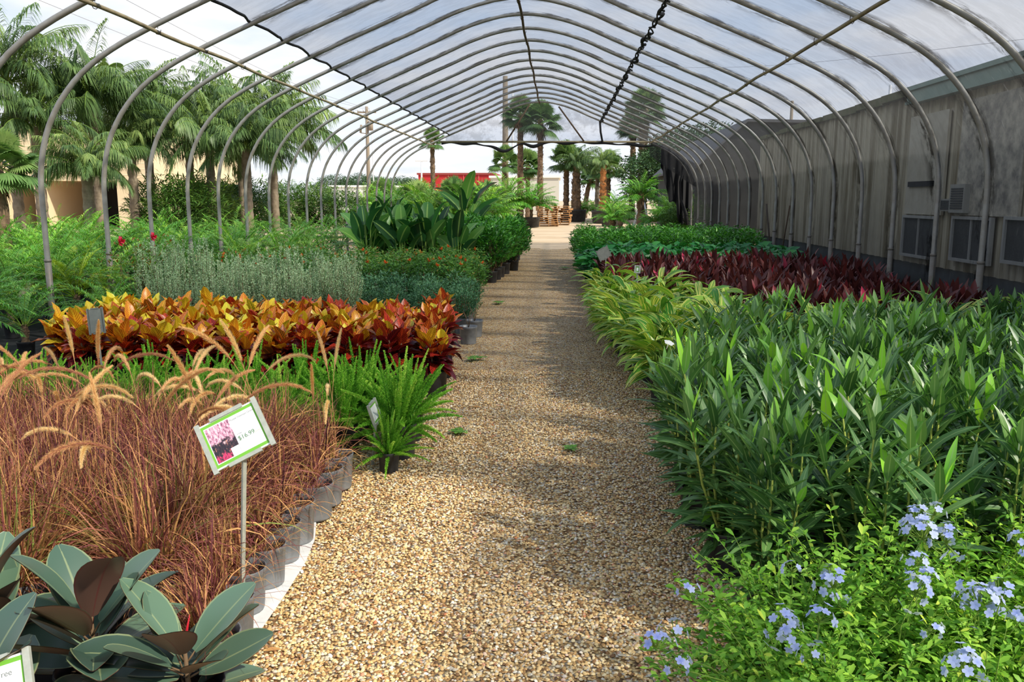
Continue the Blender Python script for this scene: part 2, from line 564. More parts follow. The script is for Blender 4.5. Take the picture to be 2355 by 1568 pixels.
M['rubber_top'] = leaf_mat('rubber_leaf_top', [(0, c(40, 58, 50)), (.5, c(64, 88, 74)), (1, c(96, 124, 100))], 0, .3, .55, 'margin', c(160, 170, 120), obj=0)
M['rubber_back'] = leaf_mat('rubber_leaf_back', [(0, c(72, 50, 48)), (.5, c(112, 84, 70)), (1, c(146, 114, 90))], 0, .45, .4, 'margin', c(104, 34, 40), obj=0)
M['rubber_red'] = mat_plain('red_sheath', c(190, 32, 48), .5)
M['weed'] = leaf_mat('weed_leaf', [(0, c(66, 122, 40)), (1, c(120, 172, 60))], .25, .5, .3)
M['litter'] = leaf_mat('dry_leaf', [(0, c(150, 104, 62)), (1, c(196, 154, 98))], .1, .8, .1)


# ================================================================== SETTING: ground, gravel path, pebbles
def mat_dirt():
    m = bpy.data.materials.new('pale_dirt')
    m.use_nodes = True
    k = NT(m.node_tree)
    tc = k.n('ShaderNodeTexCoord').outputs['Object']
    n1 = k.noise(k.mapping(tc, scale=(.6, 1.0, 1)), .45, 6, .65)
    n2 = k.noise(tc, 9, 4, .6)
    a = k.ramp(n1, [(.3, c(190, 166, 136)), (.5, c(208, 186, 156)), (.7, c(222, 202, 174))])
    b = k.mix(k.math('MULTIPLY', n2, .35), a, c(150, 124, 96))
    p = k.n('ShaderNodeBsdfPrincipled')
    p.inputs['Roughness'].default_value = .95
    p.inputs['Specular IOR Level'].default_value = .15
    k.l(b, p.inputs['Base Color'])
    bp_ = k.n('ShaderNodeBump')
    bp_.inputs['Strength'].default_value = .5
    k.l(n2, bp_.inputs['Height'])
    k.l(bp_.outputs[0], p.inputs['Normal'])
    o = k.n('ShaderNodeOutputMaterial')
    k.l(p.outputs[0], o.inputs[0])
    return m


GRAVEL_STOPS = [(0, c(92, 70, 50)), (.10, c(152, 110, 66)), (.3, c(198, 160, 104)), (.55, c(222, 190, 132)), (.72, c(236, 214, 166)), (.86, c(180, 168, 150)), (.93, c(244, 236, 214)), (1, c(196, 118, 74))]


def mat_gravel():
    m = bpy.data.materials.new('pea_gravel')
    m.use_nodes = True
    k = NT(m.node_tree)
    tc = k.n('ShaderNodeTexCoord').outputs['Object']
    v = k.n('ShaderNodeTexVoronoi', feature='F1', voronoi_dimensions='2D')
    v.inputs['Scale'].default_value = 62
    k.l(tc, v.inputs['Vector'])
    sp = k.n('ShaderNodeSeparateColor')
    k.l(v.outputs['Color'], sp.inputs[0])
    col = k.ramp(sp.outputs[0], GRAVEL_STOPS)
    gap = k.ramp(v.outputs['Distance'], [(.35, (0, 0, 0, 1)), (.62, (1, 1, 1, 1))])
    col = k.mix(k.math('MULTIPLY', gap, .62), col, c(76, 56, 38))
    damp = k.ramp(k.noise(tc, 1.3, 4, .6), [(.4, (1, 1, 1, 1)), (.7, (.74, .72, .70, 1))])
    col = k.mix(1.0, col, damp, 'MULTIPLY')
    p = k.n('ShaderNodeBsdfPrincipled')
    p.inputs['Roughness'].default_value = .7
    p.inputs['Specular IOR Level'].default_value = .3
    k.l(col, p.inputs['Base Color'])
    b = k.n('ShaderNodeBump', invert=True)
    b.inputs['Strength'].default_value = 1.0
    b.inputs['Distance'].default_value = .012
    k.l(v.outputs['Distance'], b.inputs['Height'])
    k.l(b.outputs[0], p.inputs['Normal'])
    o = k.n('ShaderNodeOutputMaterial')
    k.l(p.outputs[0], o.inputs[0])
    return m


M['dirt'] = mat_dirt()
M['gravel'] = mat_gravel()
M['pebble'] = leaf_mat('pebble_stone', GRAVEL_STOPS, 0, .6, .35, obj=0)

g = MB()
g.add([(-250, -10, -.03), (250, -10, -.03), (250, 500, -.03), (-250, 500, -.03)], [(0, 1, 2, 3)])
tag(g.build('ground', [M['dirt']]), 'pale tan dirt yard around the greenhouse', 'ground', kind='structure')

# gravel strip: left and right edges wander; it ends in a ragged edge on the dirt
ys = np.linspace(.5, 28.2, 60)
lx = np.interp(ys, [0, 2.6, 4, 6, 9, 12, 16, 20, 28], [-1.25, -1.12, -1.22, -1.5, -1.6, -1.7, -1.7, -1.4, -1.2])
rx = np.interp(ys, [0, 2.6, 3.3, 5, 7, 10, 14, 18, 28], [1.0, .9, .95, 1.1, 1.2, 1.0, .8, .8, .7])
g = MB()
V = []
for y, a, b in zip(ys, lx, rx):
    for q in np.linspace(0, 1, 8):
        V.append((a + (b - a) * q, y + (math.sin(q * 9) * .5 + math.sin(q * 23) * .2 if y > 27 else 0), 0.004 if y < 25 else -.012))
i = np.arange(59)[:, None] * 8 + np.arange(7)[None]
g.add(V, np.stack([i, i + 1, i + 9, i + 8], -1).reshape(-1, 4))
tag(g.build('path', [M['gravel']]), 'tan pea gravel path between the two plant beds', 'path', kind='structure')


def make_pebbles():
    # rounded stones heaped on the near part of the path
    o1 = [(1, 0, 0), (-1, 0, 0), (0, 1, 0), (0, -1, 0), (0, 0, 1)]
    mids = [(0, 2), (2, 1), (1, 3), (3, 0), (0, 4), (1, 4), (2, 4), (3, 4)]
    vs = [Vector(v) for v in o1] + [((Vector(o1[a]) + Vector(o1[b])) / 2).normalized() for a, b in mids]
    vs = np.array([tuple(v) for v in vs])
    T = [(0, 5, 9), (5, 2, 11), (9, 11, 4), (5, 11, 9), (2, 6, 11), (6, 1, 10), (11, 10, 4), (6, 10, 11), (1, 7, 10), (7, 3, 12), (10, 12, 4), (7, 12, 10), (3, 8, 12), (8, 0, 9), (12, 9, 4), (8, 9, 12)]
    T = np.array(T)
    Ntot = 62000
    y = 2.2 + 5.8 * rng.random(Ntot * 2) ** 1.25
    a = np.interp(y, ys, lx)
    b = np.interp(y, ys, rx)
    x = a + (b - a) * rng.random(len(y))
    x, y = x[:Ntot], y[:Ntot]
    r = rng.uniform(.0042, .0088, Ntot)
    sc = np.stack([r * rng.uniform(.85, 1.35, Ntot), r * rng.uniform(.8, 1.1, Ntot), r * rng.uniform(.55, .95, Ntot)], -1)
    P = vs[None] * sc[:, None]
    an = rng.random(Ntot) * 6.28
    ca, sa = np.cos(an)[:, None], np.sin(an)[:, None]
    P = np.stack([P[..., 0] * ca - P[..., 1] * sa, P[..., 0] * sa + P[..., 1] * ca, P[..., 2] + P[..., 0] * rng.normal(0, .25, (Ntot, 1))], -1)
    P += np.stack([x, y, .003 + rng.random(Ntot) * .007], -1)[:, None]
    F = (np.arange(Ntot) * 13)[:, None, None] + T[None]
    mb = MB()
    mb.add(P, F.reshape(-1, 3), 0, rnd=np.repeat(rng.random(Ntot), 13))
    tag(mb.build('pebbles', [M['pebble']]), 'loose tan and white pea gravel covering the path', 'gravel', kind='stuff')


make_pebbles()

# dark ground cloth under both beds
g = MB()
g.add([(-9, 1.5, 0.0), (-1.2, 1.5, 0.0), (-1.45, 6.5, 0.0), (-1.5, 16, 0), (-1.3, 25, 0.0), (-9, 25, 0.0)], [(0, 1, 2, 3, 4, 5)])
g.add([(.8, 1.5, 0.0), (6.2, 1.5, 0.0), (6.2, 25, 0.0), (.75, 25, 0.0), (.85, 10, 0), (1.1, 6, 0)], [(0, 1, 2, 3, 4, 5)])
tag(g.build('floor', [M['black_cloth']]), 'black weed cloth under the potted plant beds', 'ground cloth', kind='structure')

g = MB()
pts = [(-1.5, 2.1), (-1.5, 3.0), (-1.5, 3.6), (-1.45, 4.1), (-1.3, 4.2), (-1.22, 4.05), (-1.17, 3.85), (-1.14, 3.6), (-1.13, 3.3), (-1.13, 2.9), (-1.13, 2.6), (-1.14, 2.1)]
g.add([(x, y, .0165) for x, y in pts] + [(x, y, .010) for x, y in pts], [tuple(range(12))[::-1]] )
for i_ in range(12):
    j_ = (i_ + 1) % 12
    g.f.append((np.array([[i_, j_, j_ + 12, i_ + 12]]), 0))
tag(g.build('weed_mat', [M['white_cloth']], smooth=False), 'white weed mat strip showing beside the grey pots of purple grass', 'weed mat')

# ================================================================== the long trailer building along the right
def mat_siding(name, base, streak, dark):
    m = bpy.data.materials.new(name)
    m.use_nodes = True
    k = NT(m.node_tree)
    tc = k.n('ShaderNodeTexCoord').outputs['Object']
    st = k.noise(k.mapping(tc, scale=(1, 3.0, .10)), 1.9, 6, .65)
    bl = k.noise(tc, .9, 4, .6)
    col = k.mix(k.ramp(st, [(.46, (0, 0, 0, 1)), (.62, (.9, .9, .9, 1))]), base, streak)
    col = k.mix(k.ramp(bl, [(.5, (0, 0, 0, 1)), (.75, (.6, .6, .6, 1))]), col, dark)
    p = k.n('ShaderNodeBsdfPrincipled')
    p.inputs['Roughness'].default_value = .8
    p.inputs['Specular IOR Level'].default_value = .2
    k.l(col, p.inputs['Base Color'])
    o = k.n('ShaderNodeOutputMaterial')
    k.l(p.outputs[0], o.inputs[0])
    return m


M['siding'] = mat_siding('trailer_siding', c(202, 190, 160), c(128, 114, 84), c(162, 152, 130))
M['panel'] = mat_plain('painted_panel', c(202, 192, 168), .8, var=(2.4, c(172, 160, 134), .6))
M['panel_scuffed'] = mat_plain('scuffed_panel', c(200, 190, 166), .8, var=(6.0, c(112, 106, 98), .8))
M['gutter'] = mat_plain('green_gutter', c(128, 152, 134), .5, .1, var=(3, c(150, 164, 142), .5))
M['moss'] = mat_plain('mossy_roof', c(112, 106, 72), .95, var=(5, c(84, 92, 40), .9), bump=(20, .8))
M['skirt'] = mat_plain('dark_skirting', c(66, 72, 70), .85, var=(2, c(44, 46, 46), .8))
M['brickred'] = mat_plain('red_kerb', c(112, 64, 54), .9, var=(9, c(76, 46, 40), .8))
M['screen'] = mat_plain('window_screen', c(62, 62, 60), .7, var=(30, c(84, 84, 80), .5))
M['frame'] = mat_plain('window_frame', c(176, 172, 160), .6)
M['acbox'] = mat_plain('air_conditioner_case', c(164, 160, 146), .6)
M['dark'] = mat_plain('dark_slot', c(30, 30, 30), .8)

WX, WZ = 6.12, 3.42
g = MB()
# ribbed sheet: trapezoid ribs every 0.33 m
prof = []
y = -6.0
while y < 26.4:
    prof += [(y, 0), (y + .21, 0), (y + .235, -.035), (y + .305, -.035)]
    y += .33
n = len(prof)
V = [(WX + d, y, z) for z in (.55, WZ) for y, d in prof]
F = [(i, i + 1, n + i + 1, n + i) for i in range(n - 1)]
g.add(V, F)
g.add([(WX, 26.4, .2), (WX + 6, 26.4, .2), (WX + 6, 26.4, WZ), (WX, 26.4, WZ)], [(0, 1, 2, 3)])
g.add([(WX - .02, -6, WZ), (WX - .02, 26.45, WZ), (WX + 6, 26.45, WZ + .06), (WX + 6, -6, WZ + .06)], [(0, 1, 2, 3)])
tag(g.build('wall_right', [M['siding']], smooth=False), 'ribbed beige siding of the long building beside the greenhouse', 'wall', kind='structure')
g = MB()
g.box(WX + .02, WX + .1, -6, 26.35, 0, .55)
tag(g.build('baseboard_right', [M['skirt']]), 'dark skirting under the beige siding', 'skirting', kind='structure')
g = MB()
g.box(WX - .16, WX - .02, -6, 15.4, WZ - .20, WZ + .08)
g.box(WX - .20, WX - .16, -6, 15.4, WZ + .02, WZ + .09)
g.box(WX - .19, WX - .16, -6, 15.4, WZ - .20, WZ - .15)
tag(g.build('trim_1', [M['gutter']], smooth=False), 'green metal gutter along the near roof edge', 'gutter', kind='structure')
g = MB()
yy = 15.4
while yy < 26.3:
    w = rng.uniform(.5, 1.6)
    y2 = min(26.4, yy + w)
    g.box(WX - rng.uniform(.08, .16), WX + .1, yy, y2, WZ - rng.uniform(.03, .08), WZ + rng.uniform(.02, .09))
    yy = y2
tag(g.build('trim_2', [M['moss']], smooth=False), 'mossy broken roof edge along the far half of the building', 'roof edge', kind='structure')


def wallbox(name, px0, py0, px1, py1, t, mats, mi=0, Xw=WX - .035):
    """box standing t proud of the right wall, its face given by two photo corners"""
    a, b = [], []
    for px, py, o in ((px0, py0, a), (px1, py1, b)):
        d = _fw + _rt * ((px - W_ / 2) / F_) - _up * ((py - H_ / 2) / F_)
        P = Vector((0, 0, EYE)) + d * (Xw / d.x)
        o += [P.y, P.z]
    g = MB()
    g.box(Xw - t, Xw + .01, min(a[0], b[0]), max(a[0], b[0]), min(a[1], b[1]), max(a[1], b[1]))
    return (min(a[0], b[0]), max(a[0], b[0]), min(a[1], b[1]), max(a[1], b[1])), g.build(name, mats, smooth=False)


_, o = wallbox('wall_panel', 2100, 270, 2168, 495, .03, [M['panel']])
tag(o, 'pale flat board panel on the beige wall over a dark window slot', 'panel')
_, o = wallbox('wall_panel', 2222, 232, 2345, 500, .03, [M['panel_scuffed']])
tag(o, 'big pale wall panel covered in dark scuff marks', 'panel')
g = MB()
(y0, y1, z0, z1), o = wallbox('wall_vent', 2096, 418, 2152, 428, .06, [M['dark']])
tag(o, 'narrow dark slot vent in the pale wall panel', 'vent')


def window(idx, px0, py0, px1, py1, lab):
    (y0, y1, z0, z1), o = wallbox('window_%d' % idx, px0, py0, px1, py1, .025, [M['screen']])
    tag(o, lab, 'window', kind='structure')
    X = WX - .035
    f = MB()
    w = .045
    f.box(X - .06, X, y0 - w, y1 + w, z1, z1 + w)
    f.box(X - .06, X, y0 - w, y1 + w, z0 - w, z0)
    f.box(X - .06, X, y0 - w, y0, z0, z1)
    f.box(X - .06, X, y1, y1 + w, z0, z1)
    f.box(X - .05, X, (y0 + y1) / 2 - .012, (y0 + y1) / 2 + .012, z0, z1)
    f.build('window_frame', [M['frame']], o, smooth=False)


window(1, 2085, 500, 2148, 592, 'screened window under the pale board panel')
window(2, 2200, 503, 2276, 604, 'screened window below the scuffed wall panel')
window(3, 2322, 505, 2420, 612, 'framed dark window at the near end of the wall')


def aircon(px0, py0, px1, py1, t, lab, slots):
    X = WX - .035
    (y0, y1, z0, z1), o = wallbox('air_conditioner', px0, py0, px1, py1, t, [M['acbox']])
    tag(o, lab, 'air conditioner')
    gr = MB()
    for q in range(slots):
        zz = z0 + (z1 - z0) * (.12 + .76 * (q + .5) / slots)
        gr.box(X - t - .008, X - t + .002, y0 + .05, y1 - .05, zz - .012, zz + .012)
    gr.build('grille', [M['screen']], o, smooth=False)


aircon(2203, 424, 2232, 490, .11, 'tall slim beige air conditioner box on the wall above the windows', 9)
aircon(2174, 457, 2200, 486, .08, 'small low air conditioner box in the corner beside the tall one', 5)
# dark red lizard ornament
g = MB()
d = at(2317, 352, 10.4)
yc, zc = 11.3, 2.25
L = [(0, -.16), (.02, -.10), (.05, -.03), (.06, .04), (.08, .10), (.12, .16)]
g.tube([(WX - .08, 11.36 + a * .9, zc - b * .9) for a, b in L], [.006, .013, .028, .03, .02, .005], 8)
for a, b, s in ((.05, -.03, 1), (.05, -.03, -1), (.07, .06, 1), (.07, .06, -1)):
    g.tube([(WX - .08, 11.36 + a, zc - b), (WX - .08, 11.36 + a + .07 * s, zc - b + .03), (WX - .08, 11.36 + a + .1 * s, zc - b - .02)], [.012, .009, .006], 6)
tag(g.build('lizard_ornament', [mat_plain('dark_red_paint', c(110, 22, 34), .5)]), 'small dark red lizard ornament on the beige wall', 'ornament')
# pale pipe and red kerb along the foot of the building
g = MB()
g.tube([(5.05 + .05 * math.sin(q * 2.1), q, .09) for q in np.linspace(5, 27, 45)], .028, 8)
tag(g.build('water_pipe', [mat_plain('pale_pipe', c(172, 174, 172), .5)]), 'long pale water pipe lying along the foot of the building', 'pipe')
g = MB()
g.box(5.45, 5.62, 2, 26, 0, .13)
tag(g.build('kerb', [M['brickred']]), 'low dark red kerb along the foot of the building', 'kerb', kind='structure')

# dark shed beyond the trailer
g = MB()
SX, SR, SF, SB = 5.25, 6.75, 32.0, 46.0
P_ = [(SX, 0), (SX, 3.0), (SR, 4.35), (13.0, 4.2), (13.0, 0)]
n_ = len(P_)
g.add([(x, SF, z) for x, z in P_] + [(x, SB, z) for x, z in P_], [(0, 1, 2, 3, 4)])
g.f.append((np.array([[0, 5, 6, 1], [3, 8, 9, 4]]), 0))
V = [(SX - .3, SF - .3, 2.80), (SR, SF - .3, 4.45), (13.2, SF - .3, 4.28), (SX - .3, SB, 2.80), (SR, SB, 4.45), (13.2, SB, 4.28)]
sh = empty('shed', (0, 0, 0))
tag(sh, 'dark grey shed standing behind the far end of the beige building', 'shed')
g.build('shed_wall', [mat_plain('shed_grey', c(62, 62, 60), .9, var=(1.2, c(40, 40, 40), .8))], sh, smooth=False)
g = MB()
g.add(V + [(x, y, z - .1) for x, y, z in V], [(0, 1, 4, 3), (1, 2, 5, 4), (6, 9, 10, 7), (7, 10, 11, 8), (0, 6, 7, 1), (1, 7, 8, 2), (0, 3, 9, 6)])
g.build('shed_roof', [mat_plain('shed_roof', c(84, 84, 86), .8)], sh, smooth=False)

# ================================================================== GREENHOUSE
CX = -.65
HOOP_Y = [9.65 + 1.3 * k for k in range(-5, 17)]
_pu = np.array([0, .4, .8, 1.2, 1.6, 2.5, 3.4, 3.9, 4.25, 4.55, 4.8, 5.02, 5.18, 5.27, 5.32, 5.32, 5.32])
_pz = np.array([4.95, 4.91, 4.81, 4.67, 4.49, 4.115, 3.74, 3.52, 3.355, 3.18, 2.98, 2.72, 2.44, 2.16, 1.85, .9, .0])
_t = np.concatenate([[0], np.cumsum(np.hypot(np.diff(_pu), np.diff(_pz)))])
_q = np.linspace(0, _t[-1], 400)
PU, PZ = np.interp(_q, _t, _pu), np.interp(_q, _t, _pz)
_k = np.exp(-np.linspace(-2.2, 2.2, 31) ** 2)
_k /= _k.sum()
PU = np.convolve(np.concatenate([-PU[15:0:-1], PU, np.full(15, PU[-1])]), _k, 'valid')
PZ = np.convolve(np.concatenate([PZ[15:0:-1], PZ, PZ[-1] - (_q[1] - _q[0]) * np.arange(1, 16)]), _k, 'valid')
PU, PZ = PU[::7], PZ[::7]
PU[0] = 0
PZ[-1] = 0
NLEG = int(np.argmax(PU > 5.31)) + 1
prof_pts = [(CX - u, z) for u, z in zip(PU[::-1], PZ[::-1])] + [(CX + u, z) for u, z in zip(PU[1:], PZ[1:])]


def zroof(X):
    return float(np.interp(abs(X - CX), PU[:NLEG], PZ[:NLEG]))


hb = MB()
hb.tube([(x, 0, z) for x, z in prof_pts], .031, 10)
hoop_me = hb.mesh('hoop_pipe', [M['galv']])
hb = MB()
hb.tube([(x, 0, z) for x, z in prof_pts], .031, 10)
hoop_me2 = hb.mesh('hoop_pipe_weathered', [M['galv_old']])
sb = MB()
sb.tube([(0, 0, 0), (0, 0, .95)], .037, 10)
sb.tube([(0, 0, .93), (0, 0, .96)], .041, 10)
sleeve_me = sb.mesh('ground_sleeve', [M['sleeve']])
for k, hy in enumerate(HOOP_Y):
    nfar = len(HOOP_Y) - k
    lab = ('bent grey pipe hoop of the greenhouse, %s hoop counted from the far gable' % ORD[nfar]) if nfar > 1 else 'bent grey pipe hoop carrying the far gable end of the greenhouse'
    o = inst('greenhouse_hoop', hoop_me, None, (rng.normal(0, .015), hy, 0))
    tag(o, lab, 'greenhouse hoop', 'pipe hoops of the greenhouse')
    for s in (-1, 1):
        inst('ground_sleeve', sleeve_me, o, (CX + s * 5.32, 0, -.02 if s < 0 else 0))

y_lo, y_hi = HOOP_Y[0] - .3, HOOP_Y[-1] + .05


def purlin(name, X, dz, mat, r, lab):
    g = MB()
    g.tube([(X + .012 * math.sin(q * 1.7), q, zroof(X) - dz + .008 * math.sin(q * 2.3)) for q in np.linspace(y_lo, y_hi, 60)], r, 8)
    o = tag(g.build(name, [mat]), lab, 'pipe')
    cm = MB()
    a = np.linspace(0, 2 * np.pi, 10)
    cm.tube([(X + math.cos(t) * .03, .012 * t, zroof(X) - dz * .6 + math.sin(t) * .055) for t in a], .004, 4, cap=False)
    tie = cm.mesh('wire_tie', [M['rust']])
    for hy in HOOP_Y[4:]:
        inst('wire_tie', tie, o, (0, hy, 0))


purlin('purlin_pipe', -4.5, .056, M['galv_old'], .023, 'pale thin pipe running the length of the open left side under the hoops')
purlin('purlin_pipe', 3.12, .056, M['galv_old'], .023, 'thin pipe running the length of the film covered right side under the hoops')
purlin('ridge_pipe', -.70, .058, M['rust'], .024, 'dark rusty pipe running along the ridge under the hoops')
g = MB()
q0 = at(1195, 20, 12.4)
g.tube([(-.72, 12.3, 4.85), (-.72, 12.3, 4.62), (-.71, 12.3, 4.58), (-.69, 12.3, 4.6)], .014, 6)
tag(g.build('ridge_hook', [M['rust']]), 'short dark hook hanging from the ridge pipe', 'hook')

# gable end: crossbeam, two braces
GY = HOOP_Y[-1]
BZ = 3.60
g = MB()
g.tube([(-4.2, GY, BZ), (3.6, GY, BZ - .03)], .035, 8)
gb = tag(g.build('gable_beam', [M['galv_old']]), 'level pipe beam across the far gable of the greenhouse', 'beam')
g = MB()
for (a, b, u, v) in ((1218, 240, 1165, 325), (1285, 245, 1343, 325)):
    g = MB()
    g.tube([at(a, b, GY - .04), at(u, v, GY - .04)], .028, 6)
    tag(g.build('gable_brace', [M['rust']]), 'slanting dark brace pipe left of the gable centre' if a < 1250 else 'slanting dark brace pipe right of the gable centre', 'brace')


def mat_film(name, tint, hoops=True, base=.03):
    m = bpy.data.materials.new(name)
    m.use_nodes = True
    k = NT(m.node_tree)
    tc = k.n('ShaderNodeTexCoord').outputs['Object']
    sp = k.n('ShaderNodeSeparateXYZ')
    k.l(tc, sp.inputs[0])
    # smudges of dirt: thick near the pipes, ragged, plus scattered creases
    nz = k.noise(k.mapping(tc, scale=(1.3, 4.2, 1.3)), 1.7, 9, .74)
    cr = k.noise(k.mapping(tc, scale=(2.4, 9.0, 2.4), rot=(0, 0, .35)), 2.4, 4, .5)
    cloudy = k.noise(tc, .8, 4, .6)
    if hoops:
        ph = k.math('FRACT', k.math('DIVIDE', k.math('SUBTRACT', sp.outputs[1], 9.65 - 13 + .02), 1.3))
        d = k.math('SUBTRACT', 1.0, k.math('DIVIDE', k.math('ABSOLUTE', k.math('SUBTRACT', k.math('FRACT', k.math('ADD', ph, .46)), .5)), .19), True)
    else:
        d = k.math('MULTIPLY', nz, .3)
    smear = k.math('MULTIPLY', k.ramp(nz, [(.45, (0, 0, 0, 1)), (.56, (1, 1, 1, 1))]), k.math('ADD', k.math('MULTIPLY', d, 1.25), .10), True)
    crease = k.math('MULTIPLY', k.ramp(cr, [(.655, (0, 0, 0, 1)), (.70, (1, 1, 1, 1))]), .35)
    fac = k.math('ADD', k.math('ADD', base, k.math('MULTIPLY', cloudy, .07)), k.math('MULTIPLY', crease, .25), True)
    tr = k.n('ShaderNodeBsdfTransparent')
    k.l(k.mix(smear, tint, (.09, .085, .08, 1)), tr.inputs[0])
    df = k.n('ShaderNodeBsdfDiffuse')
    df.inputs[0].default_value = (.52, .53, .54, 1)
    tl = k.n('ShaderNodeBsdfTranslucent')
    tl.inputs[0].default_value = (.58, .60, .64, 1)
    a = k.n('ShaderNodeMixShader')
    a.inputs[0].default_value = .55
    k.l(df.outputs[0], a.inputs[1])
    k.l(tl.outputs[0], a.inputs[2])
    gl = k.n('ShaderNodeBsdfGlossy')
    gl.inputs['Roughness'].default_value = .18
    a2 = k.n('ShaderNodeMixShader')
    a2.inputs[0].default_value = .10
    k.l(a.outputs[0], a2.inputs[1])
    k.l(gl.outputs[0], a2.inputs[2])
    b_ = k.n('ShaderNodeBump')
    b_.inputs['Strength'].default_value = .8
    b_.inputs['Distance'].default_value = .05
    k.l(cr, b_.inputs['Height'])
    k.l(b_.outputs[0], gl.inputs['Normal'])
    mx = k.n('ShaderNodeMixShader')
    k.l(k.math('MULTIPLY', fac, k.math('SUBTRACT', 1.0, k.math('MULTIPLY', smear, .6))), mx.inputs[0])
    k.l(tr.outputs[0], mx.inputs[1])
    k.l(a2.outputs[0], mx.inputs[2])
    o = k.n('ShaderNodeOutputMaterial')
    k.l(mx.outputs[0], o.inputs[0])
    return m


M['film'] = mat_film('greenhouse_film', (.58, .60, .635, 1))
M['gable_film'] = mat_film('gable_film', (.74, .76, .80, 1), False, .03)
M['dark_film'] = mat_film('dark_film', (.30, .30, .31, 1), False, .02)

FILM_U0 = -3.24
# the sheet runs from the left edge, over the ridge, down the right legs to the ground
us = []
arcs = [(CX + FILM_U0, zroof(CX + FILM_U0))] + [p for p in prof_pts if p[0] > CX + FILM_U0 + .05]
al = [0]
for p_, q_ in zip(arcs[:-1], arcs[1:]):
    al.append(al[-1] + math.dist(p_, q_))
na = 64
sa = np.linspace(0, al[-1], na)
fx = np.interp(sa, al, [p[0] for p in arcs])
fz = np.interp(sa, al, [p[1] for p in arcs])
tx, tz = np.gradient(fx), np.gradient(fz)
nx, nzv = -tz, tx
ln = np.hypot(nx, nzv)
nx, nzv = nx / ln, nzv / ln


def film_sheet(name, i0, i1, yfront, yback, lab):
    ny = int((yback - yfront) / 1.3 * 8) + 1
    yv = np.linspace(yfront, yback, ny)
    V = []
    for y in yv:
        ph = ((y - 9.65) / 1.3) % 1.0
        sag = math.sin(math.pi * ph)
        for i in range(i0, i1):
            off = .042 - .055 * sag + .012 * math.sin(y * 9 + i * .7) * sag + .01 * math.sin(i * 1.9 + y * 3.1) * sag
            e = max(0, 1 - (i - i0) / 3.0) if i0 == 0 else 0           # left hem is pulled in between the hoops
            V.append((fx[i] + nx[i] * off + .10 * e * sag, y, fz[i] + nzv[i] * off + .02 * e * sag - .015 * e))
    w = i1 - i0
    i = np.arange(ny - 1)[:, None] * w + np.arange(w - 1)[None]
    g = MB()
    g.add(V, np.stack([i, i + 1, i + w + 1, i + w], -1).reshape(-1, 4))
    o = tag(g.build(name, [M['film']]), lab, 'plastic film', kind='thing')
    if i0 == 0:
        hm = MB()
        hm.tube([V[q * w] for q in range(ny)], .018, 6)
        hm.build('hem', [M['black_cloth']], o)
    return o


isplit = int(np.argmin(abs(fx[:40] - 1.45)))
film_sheet('plastic_film', 0, isplit + 1, 2.9, GY + .03, 'grey translucent plastic film over the left slope and ridge of the greenhouse roof')
film_sheet('plastic_film', isplit, na, 2.9, GY + .03, 'grey translucent plastic film over the right slope and right wall of the greenhouse')
film_sheet('plastic_film', int(np.argmin(abs(fx[:48] - 3.05))), int(np.argmin(abs(fx[:48] - 3.85))), -3.0, 2.9, 'unseen narrow strip of plastic film added over the right eave to shade the path')  # strip added out of view so that its shadow darkens the near gravel

# laced seam where the two sheets meet: dark rope with knotted lumps
sx = fx[isplit]
g = MB()
yy = np.linspace(3.0, GY - .2, 330)
lump = .013 + .019 * np.abs(np.sin(yy * 9.3)) * (.5 + .5 * np.sin(yy * 3.1)) 
g.tube([(sx + .035 * math.sin(y * 11) + .02 * math.sin(y * 5), y, zroof(sx) - .085 - .03 * abs(math.sin(y * 2.4)) + .02 * math.sin(y * 13)) for y in yy], lump, 6)
g.tube([(sx - .035 * math.sin(y * 11), y, zroof(sx) - .10 + .03 * math.cos(y * 11)) for y in yy], .013, 5)
g.tube([(sx, GY - .15, zroof(sx) - .06), (sx + .03, GY - .1, 3.9), (sx + .1, GY - .05, BZ - .02)], .035, 6)
tag(g.build('seam_rope', [M['black_cloth']]), 'black knotted rope lacing the film seam on the right roof slope', 'rope')

# gable film and the rolled cloth under the beam
g = MB()
gx = np.linspace(-4.0, 3.3, 40)
V = [(x, GY + .045, zroof(x)) for x in gx] + [(x, GY + .045, BZ - .02) for x in gx]
V = [(x, y + .02 * math.sin(x * 5), max(z, BZ - .02)) for x, y, z in V]
g.add(V, [(i, i + 1, 40 + i + 1, 40 + i) for i in range(39)])
tag(g.build('gable_film', [M['gable_film']]), 'clear plastic film closing the triangle of the far gable', 'plastic film')
g = MB()
gx = np.linspace(-4.15, 3.65, 90)


def droop(x):
    px = 1178 + 0
    d = .05 + .02 * math.sin(x * 7)
    d += .30 * math.exp(-((x + 1.95) / .38) ** 2) + .13 * math.exp(-((x + .95) / .25) ** 2) + .07 * math.exp(-((x + 2.7) / .3) ** 2)
    d += .14 * max(0, x - 1.3) / 2.2
    return d


g.tube([(x, GY + .02, BZ - droop(x)) for x in gx], .045 + .02 * np.sin(gx * 5.3), 7)
tag(g.build('rolled_cloth', [M['black_cloth']]), 'rolled black shade cloth drooping under the gable beam', 'shade cloth')

